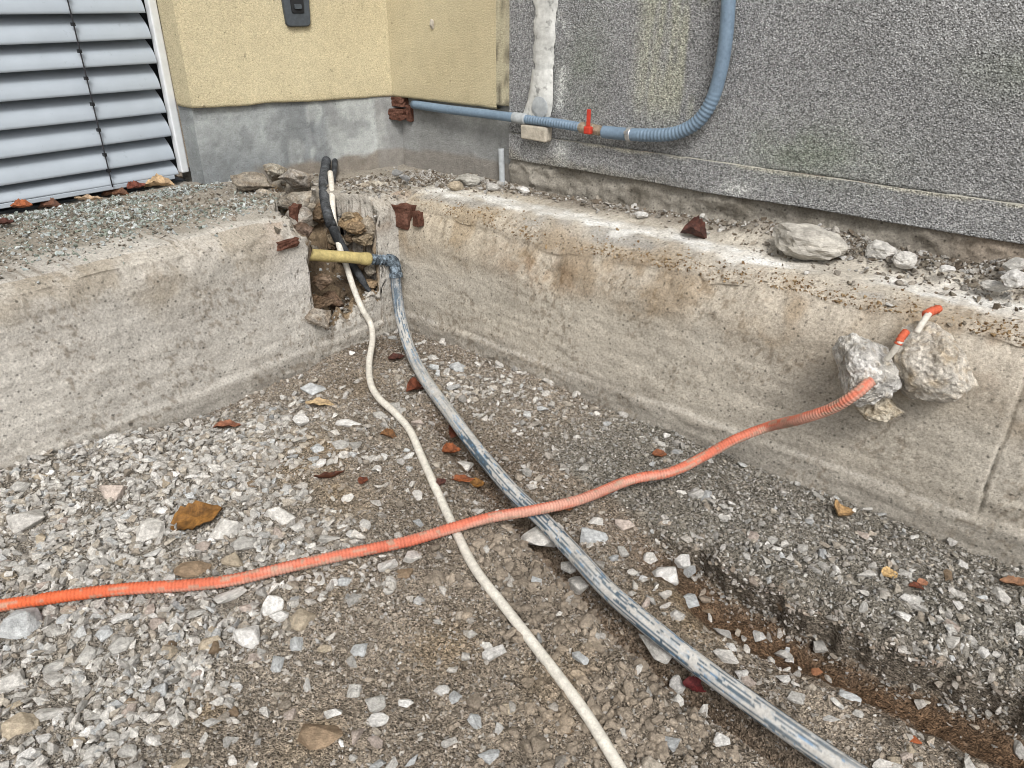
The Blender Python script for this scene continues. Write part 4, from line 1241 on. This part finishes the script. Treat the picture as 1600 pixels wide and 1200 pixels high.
# ------------------------------------------------------------------ leaves
def leaf_arrays(seed, curl=.5, wid=.5, lobes=False):
    rnd = random.Random(seed)
    nu, nv = 15, 9
    u = np.linspace(0, 1, nu)[:, None]; v = np.linspace(-1, 1, nv)[None]
    w = wid * np.sin(np.pi * np.clip(u, 0, 1) ** .85) ** .75 * (1 + .10 * np.sin(u * 40 + seed))
    x = u - .5 + 0 * v
    y = v * w * .5
    ph = rnd.uniform(0, 6)
    z = curl * (v ** 2) * w * .45 + curl * .35 * (u - .5) ** 2 * rnd.choice([1, -1, 1]) + .03 * np.sin(u * 17 + ph) * np.abs(v) + .018 * np.cos(v * 9 + u * 8)
    z = z + .012 * np.abs(v) ** .4
    x = x + 0 * z
    top = np.stack([x, y, z], -1).reshape(-1, 3)
    bot = top - [0, 0, .012]
    F = grid_faces(nu, nv)
    st = np.array([[-.5, 0, 0], [-.66, .02, .03]])
    return np.concatenate([top, bot]), np.concatenate([F, F[:, ::-1] + nu * nv])

def leaf(px, py, ln, ang, col, label, seed, curl=.5, wid=.5, tilt=(0, 0), pos=None, lift=.006, cat='leaf', group=None):
    p = surf(px, py) if pos is None else place(px, py, *pos)
    k = depth(p) / FPX
    V, F = leaf_arrays(seed, curl, wid)
    o = link('dry_leaf', raw_mesh('dry_leaf', V, F, M['leaf'], True))
    s = ln * k * 1.08
    o.scale = (s, s, s)
    o.location = (p[0], p[1], p[2] + lift)
    o.rotation_euler = (tilt[0], tilt[1], VIEWROT + RAD(ang))
    o.color = (*col, 1)
    return tag(o, label, cat, group)

OCH, RED, DRK, PAL, ORG = (.20, .105, .03), (.14, .048, .028), (.07, .028, .022), (.38, .27, .15), (.22, .075, .03)
LEAVES = [
 (308, 818, 76, 22, OCH, 'big yellow-brown dry leaf on the pale gravel at left', .25, .62, (.25, -.15), None, .022),
 (1085, 366, 40, -20, DRK, 'dark curled leaf on the white cement strip', 1.3, .8, (.3, .2), ('z', .588), .0),
 (1310, 806, 36, 60, PAL, 'pale crumpled tan leaf at the foot of the right footing', .9, .85, (.35, .1), None, .014),
 (711, 682, 46, 80, RED, 'long reddish leaf against the water pipe', 1.0, .45, (.3, 0), None, .02),
 (705, 712, 30, 30, ORG, 'orange-brown leaf below the long reddish leaf', .8, .7, (.2, .2), None, .016),
 (650, 612, 34, 50, RED, 'rust brown curled leaf between white cable and water pipe', 1.0, .7, (.3, .3), None, .014),
 (722, 754, 38, -8, ORG, 'flat brick-red leaf above the crossing of the conduits', .35, .32, (.3, 0), None, .012),
 (608, 686, 28, -10, (.17, .09, .04), 'brown folded leaf right of the white cable bend', 1.2, .5, (.2, .3), None, .012),
 (516, 749, 44, 22, (.12, .05, .03), 'thin dark curled leaf lying like a twig on tan earth', 1.8, .16, (0, 0), None, .008),
 (568, 754, 18, 70, RED, 'small maroon leaf on the soil above the orange conduit', .4, .8, (.1, 0), None, .008),
 (1085, 1089, 40, -12, (.12, .022, .026), 'dark wine-red leaf beside the white stone near the bottom', .5, .55, (.25, .1), None, .034),
 (1030, 714, 22, 0, (.20, .085, .045), 'small brown leaf just above the orange conduit', .6, .7, (.2, 0), None, .008),
 (500, 633, 44, -6, (.50, .41, .27), 'pale tan leaf flat on the earth by the jagged bluish stone', .3, .42, (0, 0), None, .008),
 (355, 668, 42, 8, (.24, .11, .07), 'reddish brown leaf scraps at the foot of the left footing', .5, .4, (0, 0), None, .008),
 (620, 563, 26, 30, DRK, 'dark red leaf in the back corner left of the water pipe', .5, .6, (.1, 0), None, .01),
 (745, 762, 24, 20, OCH, 'ochre leaf scrap right of the flat brick-red leaf', .6, .8, (.2, 0), None, .01),
 (690, 757, 20, 60, (.09, .04, .035), 'dark maroon leaf scrap right of the white cable', .5, .7, (.1, 0), None, .008),
 (1388, 902, 26, 10, (.48, .36, .19), 'pale yellow leaf on the gravel bank', .4, .8, (.2, .1), None, .01),
 (1430, 922, 22, -20, RED, 'small dark red leaf on the gravel bank', .8, .5, (.1, 0), None, .01),
 (1585, 917, 48, -8, (.27, .16, .10), 'long brown leaf at the right edge of the gravel bank', .8, .3, (.2, 0), None, .012),
 (870, 800, 50, 10, (.30, .13, .06), 'orange-brown leaf under the crossing of orange conduit and water pipe', .6, .4, (.1, 0), None, .01),
 (895, 872, 34, -50, (.11, .045, .03), 'dark brown leaf under the water pipe', .5, .5, (.1, 0), None, .004),
 (36, 327, 30, 12, (.30, .10, .04), 'orange leaf under the left end of the blind', .8, .6, (.3, 0), ('x', -1.0), .01),
 (78, 322, 34, 10, (.12, .06, .04), 'dark leaf under the blind beside the orange one', .8, .6, (.3, 0), ('x', -1.03), .0),
 (140, 315, 40, 4, (.42, .34, .25), 'pale curved leaf under the blind at mid length', .7, .3, (.1, 0), ('x', -.98), .008),
 (250, 292, 44, 10, (.45, .35, .23), 'tan leaf under the right end of the blind', .9, .5, (.25, 0), ('x', -1.0), .01),
 (214, 296, 30, 60, (.17, .06, .045), 'red-brown leaf under the blind by the tan one', .6, .6, (.3, 0), ('x', -1.02), .01),
 (180, 303, 40, 6, (.15, .08, .05), 'dark brown leaf in the shade under the blind', .6, .6, (.2, 0), ('x', -1.04), .0),
 (8, 352, 26, 40, DRK, 'maroon leaf on the left footing at the picture edge', .6, .7, (.2, 0), ('z', .582), .006),
 (570, 312, 18, 0, ORG, 'tiny orange leaf scrap on the rubble right of the black conduit', .5, .8, (0, 0), ('x', -.20), .03),
 (1440, 915, 18, 10, (.34, .18, .12), 'tan leaf crumb on the gravel bank beside the dark red one', .5, .7, (.2, 0), None, .008),
]
for i, (px, py, ln, ang, col, lab, cu, wd, ti, pos, lf) in enumerate(LEAVES):
    leaf(px, py, ln, ang, col, lab, 3000 + i, cu, wd, ti, pos, lf)
# orange brick chip in the ditch
stone(1428, 1157, 24, 11, (.45, .14, .06), 'bright orange brick chip in the ditch at lower right', 3100, -15, None, 'brick_chip', 'brick chip')
stone(1276, 1050, 20, 14, (.36, .17, .09), 'reddish brick chip in the ditch near the small white block', 3101, 0, None, 'brick_chip', 'brick chip')

# ------------------------------------------------------------------ loose gravel
def hull(seed, n, el=(1, 1, 1)):
    rnd = np.random.default_rng(seed)
    p = rnd.normal(size=(n, 3)); p /= np.linalg.norm(p, axis=1)[:, None]
    p = p * rnd.uniform(.75, 1.0, (n, 1)) * rnd.uniform(.65, 1.0, 3)
    bm = bmesh.new()
    for q in p: bm.verts.new(q)
    r = bmesh.ops.convex_hull(bm, input=bm.verts[:])
    dead = list({e for e in r['geom_interior'] + r['geom_unused'] if isinstance(e, bmesh.types.BMVert)})
    bmesh.ops.delete(bm, geom=dead, context='VERTS')
    bmesh.ops.recalc_face_normals(bm, faces=bm.faces[:])
    V, F = bm_arrays(bm)
    V = V / np.abs(V).max()
    return V * .5, F

SMALL = [hull(50 + i, 8) for i in range(10)]
MID = [hull(80 + i, 9) for i in range(12)]
BIG = [hull(110 + i, 14) for i in range(16)]

def rand_rot(n, rng, flat=.5):
    a = rng.uniform(0, 2 * math.pi, n); b = rng.normal(0, flat, n); c = rng.normal(0, flat, n)
    ca, sa, cb, sb, cc, sc = np.cos(a), np.sin(a), np.cos(b), np.sin(b), np.cos(c), np.sin(c)
    Rz = np.zeros((n, 3, 3)); Rx = np.zeros((n, 3, 3)); Ry = np.zeros((n, 3, 3))
    Rz[:, 0, 0] = ca; Rz[:, 0, 1] = -sa; Rz[:, 1, 0] = sa; Rz[:, 1, 1] = ca; Rz[:, 2, 2] = 1
    Rx[:, 0, 0] = 1; Rx[:, 1, 1] = cb; Rx[:, 1, 2] = -sb; Rx[:, 2, 1] = sb; Rx[:, 2, 2] = cb
    Ry[:, 1, 1] = 1; Ry[:, 0, 0] = cc; Ry[:, 0, 2] = sc; Ry[:, 2, 0] = -sc; Ry[:, 2, 2] = cc
    return Rz @ Rx @ Ry

def heap(name, shapes, pos, size, col, rng, label, flat=.5):
    n = len(pos); R = rand_rot(n, rng, flat)
    asp = rng.uniform(.5, 1.0, (n, 3)); asp[:, 0] = 1.1; asp[:, 2] *= .75
    k = rng.integers(0, len(shapes), n)
    Vs, Fs, Cs, off = [], [], [], 0
    for i, (V, F) in enumerate(shapes):
        m = np.nonzero(k == i)[0]
        if not len(m): continue
        W = V[None] * (asp[m] * size[m, None])[:, None, :]
        W = np.einsum('nij,nvj->nvi', R[m], W) + pos[m][:, None, :]
        Vs.append(W.reshape(-1, 3))
        Fs.append((F[None] + (off + np.arange(len(m)) * len(V))[:, None, None]).reshape(-1, 3))
        Cs.append(np.repeat(col[m], len(V), 0)); off += len(m) * len(V)
    o = link(name, raw_mesh(name, np.concatenate(Vs), np.concatenate(Fs), M['grit'], False, np.concatenate(Cs)))
    return tag(o, label, None, None, 'stuff')

STONE_COLS = np.array([GREY, PALEC, PALEC, PALEC, GREY, GREY, WHT, BLU, (.44, .40, .34), (.36, .34, .31), (.50, .485, .46), (.33, .29, .24)])

def candidates(n, rng, near=True):
    x = rng.uniform(0, 2.95, n); y = rng.uniform(-2.35, 0, n)
    q = proj(np.column_stack([x, y, 0 * x]))
    inside = (q[:, 0] > -260) & (q[:, 0] < 1860) & (q[:, 1] < 1420) & (q[:, 2] > .3)
    return x[inside], y[inside]

rg = np.random.default_rng(5)
def stone_density(x, y, kind):
    pal = np.clip(zone(x, y, PALE), 0, 1)
    u, A = bank_u(x, y), bank_a(x)
    bank = sm(.8, 1.2, x) * (1 - sm(-.02, .02, u))
    bankface = A * np.exp(-((u + .13) / .16) ** 2)
    ditch = A * sm(.01, .05, u) * (1 - sm(.12, .22, u))
    tn = np.clip(zone(x, y, TAN), 0, 1)
    if kind == 'grit': d = .60 + .25 * pal + .3 * bank + .4 * bankface - .75 * ditch - .7 * tn
    elif kind == 'small': d = .055 + .68 * pal ** 1.3 + .07 * bank + .40 * bankface - .1 * ditch - .12 * tn
    else: d = .10 + .90 * pal + .02 * bank + .40 * bankface + .18 * np.clip(zone(x, y, [(1060, 920, .2, 1), (760, 600, .2, .9), (1330, 1080, .25, .9), (1500, 1160, .2, .9)]), 0, 1) - .2 * ditch
    d = d * (.65 + .6 * (fbm(x, y, 5, 3, 160) * .5 + .5)) 
    return np.clip(d, 0.01, 1)

def stone_cols(x, y, n, rng, mute):
    c = STONE_COLS[rng.integers(0, len(STONE_COLS), n)] * rng.uniform(.70, 1.22, (n, 1))
    s = soil_color(x, y)
    return lerp(c, s * rng.uniform(.6, 1.65, (n, 1)), mute[:, None])

bpy.context.view_layer.update()
def clear(x, y, sz, f):
    k = np.ones(len(x), bool)
    for o in [q for q in COL.objects if q.name.startswith(('stone', 'dry_leaf', 'brick_chip')) and q.location.z < .3]:
        r = max(o.scale.x * (1 if o.name[0] != 'd' else .75), o.scale.y if o.name[0] != 'd' else 0) * .5 * f
        k &= np.hypot(x - o.location.x, y - o.location.y) > r
    return k
# grit
x, y = candidates(170000, rg)
keep = rg.random(len(x)) < stone_density(x, y, 'grit') * .85
x, y = x[keep], y[keep]
sz = np.clip(rg.lognormal(math.log(.0078), .38, len(x)), .004, .017)
k = clear(x, y, sz, .7); x, y, sz = x[k], y[k], sz[k]
heap('grit', SMALL, np.column_stack([x, y, gz(x, y) + sz * .12]), sz, stone_cols(x, y, len(x), rg, rg.uniform(.3, 1.0, len(x))), rg, 'fine grit covering the trench floor', .6)
# small gravel
x, y = candidates(42000, rg)
keep = rg.random(len(x)) < stone_density(x, y, 'small')
x, y = x[keep], y[keep]
sz = np.clip(rg.lognormal(math.log(.0140), .36, len(x)) * (1 + .55 * np.clip(zone(x, y, PALE), 0, 1)), .008, .042)
k = clear(x, y, sz, .95); x, y, sz = x[k], y[k], sz[k]
heap('gravel', MID, np.column_stack([x, y, gz(x, y) + sz * .14]), sz, stone_cols(x, y, len(x), rg, rg.uniform(.0, 1.0, len(x)) * (1 - .6 * np.clip(zone(x, y, PALE), 0, 1))), rg, 'small crushed gravel over the trench floor', .4)
# gravel sitting in the bank's cut edge
n4 = 2600
x = rg.uniform(1.35, 2.9, n4); uu = rg.normal(-.012, .022, n4)
y = np.interp(x, _ex, _ey) - uu
for _ in range(4): y = y + (bank_u(x, y) - uu)
A4 = bank_a(x); k = rg.random(n4) < A4; x, y, A4 = x[k], y[k], A4[k]
uu = bank_u(x, y)
z = gz(x, y)
y = y - A4 * (.034 * np.exp(-((uu + .012) / .018) ** 2) - .022 * np.exp(-((uu - .018) / .014) ** 2))
sz = np.clip(rg.lognormal(math.log(.011), .42, len(x)), .004, .030)
heap('bank_gravel', MID, np.column_stack([x, y, z]), sz, stone_cols(x, y, len(x), rg, rg.uniform(.1, .9, len(x))), rg, 'small gravel packed in the cut edge of the bank', .6)
# crumbled earth clods beside the pipe trench
cl = [(850, 950), (950, 1080), (1050, 1150), (780, 900), (900, 860), (1000, 1180), (860, 1130), (820, 860), (940, 980)]
P4 = np.concatenate([np.array(surf(a, b))[None, :2] + rg.normal(0, .085, (95, 2)) for a, b in cl])
sd4, _ = pipe_sd(P4[:, 0], P4[:, 1]); P4 = P4[sd4 > .045]
x, y = P4[:, 0], P4[:, 1]
sz = np.clip(rg.lognormal(math.log(.017), .40, len(x)), .007, .040)
k = clear(x, y, sz, 1.0); x, y, sz = x[k], y[k], sz[k]
heap('earth_crumbs', [(V, F) for V, F in (rock_arrays(700 + i, 2, 7, .28, .5, 2.0) for i in range(10))], np.column_stack([x, y, gz(x, y) + sz * .1]), sz, soil_color(x, y) * rg.uniform(.85, 1.35, (len(x), 1)), rg, 'crumbled earth clods heaped beside the water pipe', .6)
# stones: largest ones are objects of their own
x, y = candidates(9000, rg)
keep = rg.random(len(x)) < stone_density(x, y, 'stone')
x, y = x[keep], y[keep]
sz = np.clip(rg.lognormal(math.log(.031), .25, len(x)), .020, .055)
bpy.context.view_layer.update()
# keep clear of the lines and the named stones
sd, t = pipe_sd(x, y)
ok = np.abs(sd) > .045
for o in [q for q in COL.objects if q.name.startswith(('stone', 'rock', 'dry_leaf')) and q.location.z < .3]:
    ok &= np.hypot(x - o.location.x, y - o.location.y) > (max(o.dimensions.x, o.dimensions.y) * .5 + sz * .45)
Pw, _ = spline(np.array(wc), .03); Po, _ = spline(np.array(oc), .03)
for P in (Pw, Po):
    for q in P: ok &= np.hypot(x - q[0], y - q[1]) > .012 + sz * .35
x, y, sz = x[ok], y[ok], sz[ok]
q = proj(np.column_stack([x, y, 0 * x]))
show = sz / q[:, 2] * ((q[:, 0] > 0) & (q[:, 0] < 1600) & (q[:, 1] < 1200))
order = np.argsort(-show)
NI = 185
solo, rest = order[:NI], order[NI:]
heap('loose_stones', BIG, np.column_stack([x, y, gz(x, y) + sz * .16])[rest], sz[rest], stone_cols(x, y, len(x), rg, rg.uniform(.0, .35, len(x)))[rest], rg, 'scattered smaller stones on the trench floor', .3)
big_me = [raw_mesh('stone', V, F, M['stone']) for V, F in BIG]
LAND = [(308, 818, 'the big yellow-brown leaf'), (36, 978, 'the big bluish stone at far left'), (170, 770, 'the pinkish flat-topped stone'), (20, 700, 'the left end of the left footing'),
        (385, 997, 'the broad white stone at lower left'), (75, 1116, 'the lower left corner'), (355, 668, 'the reddish leaf scraps by the left footing'), (190, 966, 'the white bar-shaped stone'),
        (437, 808, 'the large pale wedge stone'), (472, 972, 'the olive brown boulder-like stone'), (500, 1152, 'the rusty brown clay slab'), (587, 1110, 'the stacked grey and white pair'), (334, 1129, 'the bright white stone in lower left soil'),
        (490, 611, 'the jagged bluish stone'), (496, 710, 'the two blue stones on tan earth'), (545, 690, 'the two grey stones side by side'), (645, 871, 'the crossing of orange conduit and white cable'), (722, 754, 'the flat brick-red leaf'),
        (716, 576, 'the bluish knobbly stone by the right footing'), (845, 842, 'the big rounded half buried stone'), (1041, 903, 'the white lump beside the water pipe'), (1024, 1012, 'the long cream stone under the pipe'),
        (1085, 1089, 'the dark wine-red leaf'), (1310, 806, 'the pale crumpled leaf by the right footing'), (1412, 966, 'the gravel bank face'), (1030, 714, 'the small brown leaf above the orange conduit'), (1325, 1091, 'the smooth blue-grey ditch stone'),
        (1500, 1180, 'the lower right corner'), (1560, 900, 'the far right end of the bank'), (850, 650, 'the middle of the right footing'), (780, 1142, 'the bottom end of the white cable'), (400, 720, 'the left edge of the tan earth patch'), (100, 860, 'the left end of the orange conduit'), (230, 1030, 'the roundish blue-grey stone')]
LP = np.array([surf(a, b) for a, b, _ in LAND])
KINDS_ = [('grey', GREY), ('pale', PALEC), ('white', WHT), ('bluish', BLU), ('tan', TANC), ('brown', BRN), ('pinkish', PINK)]
ORD = ['nearest', 'second nearest', 'third nearest', 'fourth nearest', 'fifth nearest', 'sixth nearest', 'seventh nearest', 'eighth nearest', 'ninth nearest', 'tenth nearest']
picks = {}
for i in solo:
    dl = np.hypot(LP[:, 0] - x[i], LP[:, 1] - y[i]); l = int(np.argmin(dl))
    kc = int(rg.choice(7, p=[.27, .30, .10, .12, .08, .05, .08]))
    while len(picks.get((l, kc), [])) >= 8: kc = (kc + 1) % 7
    picks.setdefault((l, kc), []).append((float(dl[l]), int(i)))
for (l, kc), lst in picks.items():
    for rank, (_, i) in enumerate(sorted(lst)):
        o = link('stone', big_me[int(rg.integers(0, len(big_me)))])
        s = sz[i]
        o.scale = (s * 1.05, s * rg.uniform(.65, .95), s * rg.uniform(.5, .8))
        o.location = (x[i], y[i], float(gz(x[i], y[i])) + s * .05)
        o.rotation_euler = (rg.normal(0, .25), rg.normal(0, .25), rg.uniform(0, 6.28))
        o.color = (*[float(v) for v in np.array(KINDS_[kc][1]) * rg.uniform(.8, 1.05)], 1)
        which = ORD[rank] + ' ' if len(lst) > 1 else ''
        tag(o, ('%splain %s stone %s %s' % (which, KINDS_[kc][0], 'to' if which else 'near', LAND[l][2])), 'stone', 'plain stones lying on the trench floor')

# rubble on the footings
def ledge_heap(name, spots, n, sizes, label, pal, seed):
    r2 = np.random.default_rng(seed)
    P, Sz, Cl = [], [], []
    for (px, py, rx, ry, wgt) in spots:
        c = place(px, py, 'z', H)
        m = int(n * wgt)
        P.append(np.column_stack([c[0] + r2.normal(0, rx, m), c[1] + r2.normal(0, ry, m)]))
    P = np.concatenate(P)
    ok = np.where(P[:, 0] > .0, (P[:, 1] > .05) & (P[:, 1] < .432), (P[:, 0] < -.01) & (P[:, 0] > -1.15) & ((P[:, 0] < -.9) | (P[:, 1] < .44)))
    nin, _ = notch(np.minimum(P[:, 0], 0), P[:, 1])
    # not inside the plinth
    d = (P[:, 0] - QA[0]) * _n[0] + (P[:, 1] - QA[1]) * _n[1]
    ok &= (P[:, 0] > .0) | (P[:, 1] < -.46) | (d > 0)
    P = P[ok]
    s = np.clip(r2.lognormal(math.log(sizes[0]), .45, len(P)), sizes[1], sizes[2])
    c = np.array(pal)[r2.integers(0, len(pal), len(P))] * r2.uniform(.7, 1.15, (len(P), 1))
    z = top_z(P[:, 0], P[:, 1])
    heap(name, MID, np.column_stack([P, z + s * .2]), s, c, r2, label, .5)
EARTH = [(.20, .175, .14), (.27, .245, .21), (.36, .34, .31), (.16, .13, .10), (.45, .44, .42)]
GREEN = [(.23, .26, .22), (.30, .34, .31), (.40, .45, .44), (.50, .53, .53), (.16, .15, .125), (.42, .45, .45), (.22, .19, .155), (.19, .17, .14)]
ledge_heap('rubble', [(1330, 400, .25, .05, 1), (1500, 435, .25, .06, 1.6), (1600, 450, .2, .06, 1), (1200, 375, .2, .03, .5), (900, 318, .3, .03, .5), (740, 288, .14, .05, 1.0), (660, 280, .10, .06, .6), (1480, 440, .35, .08, .8)],
           1000, (.012, .005, .036), 'crumbs of rubble on the right footing along the wall', EARTH, 31)
ledge_heap('rubble', [(515, 330, .09, .09, 1.4), (540, 320, .08, .08, 1.2), (560, 290, .08, .07, 1), (430, 290, .07, .10, 1), (400, 280, .05, .10, .6), (590, 290, .08, .06, .7), (340, 310, .08, .14, .5)], 420, (.012, .005, .034), 'crumbs of rubble around the broken hole', EARTH, 32)
ledge_heap('gravel', [(250, 306, .035, .12, 1), (150, 322, .035, .14, 1.2), (60, 335, .035, .14, 1.2), (-60, 350, .06, .3, 1), (200, 335, .06, .14, .6), (100, 350, .07, .16, .5), (300, 294, .03, .05, .7), (60, 390, .12, .25, .8), (250, 345, .10, .18, .6), (400, 320, .08, .12, .4)], 1200, (.0095, .004, .026), 'greenish gravel along the foot of the blind', GREEN, 33)
r3 = np.random.default_rng(77)
n3 = 2600
cx = r3.uniform(.05, 2.7, n3); cy = np.abs(r3.normal(0, .05, n3)) + .012
k = r3.random(n3) < .25 + .75 * sm(-.2, .4, fbm(cx, cx * 0, 5, 3, 180)); cx, cy = cx[k], cy[k]
cs = np.clip(r3.lognormal(math.log(.0075), .4, len(cx)), .003, .02)
cc = np.array([(.24, .165, .09), (.30, .22, .13), (.17, .11, .06), (.34, .30, .24)])[r3.integers(0, 4, len(cx))] * r3.uniform(.7, 1.2, (len(cx), 1))
heap('soil_crumbs', MID, np.column_stack([cx, cy + .05 * np.exp(-cy / .05), top_z(cx, cy) + cs * .1]), cs, cc, r3, 'brown soil crumbs along the broken edge of the right footing', .5)
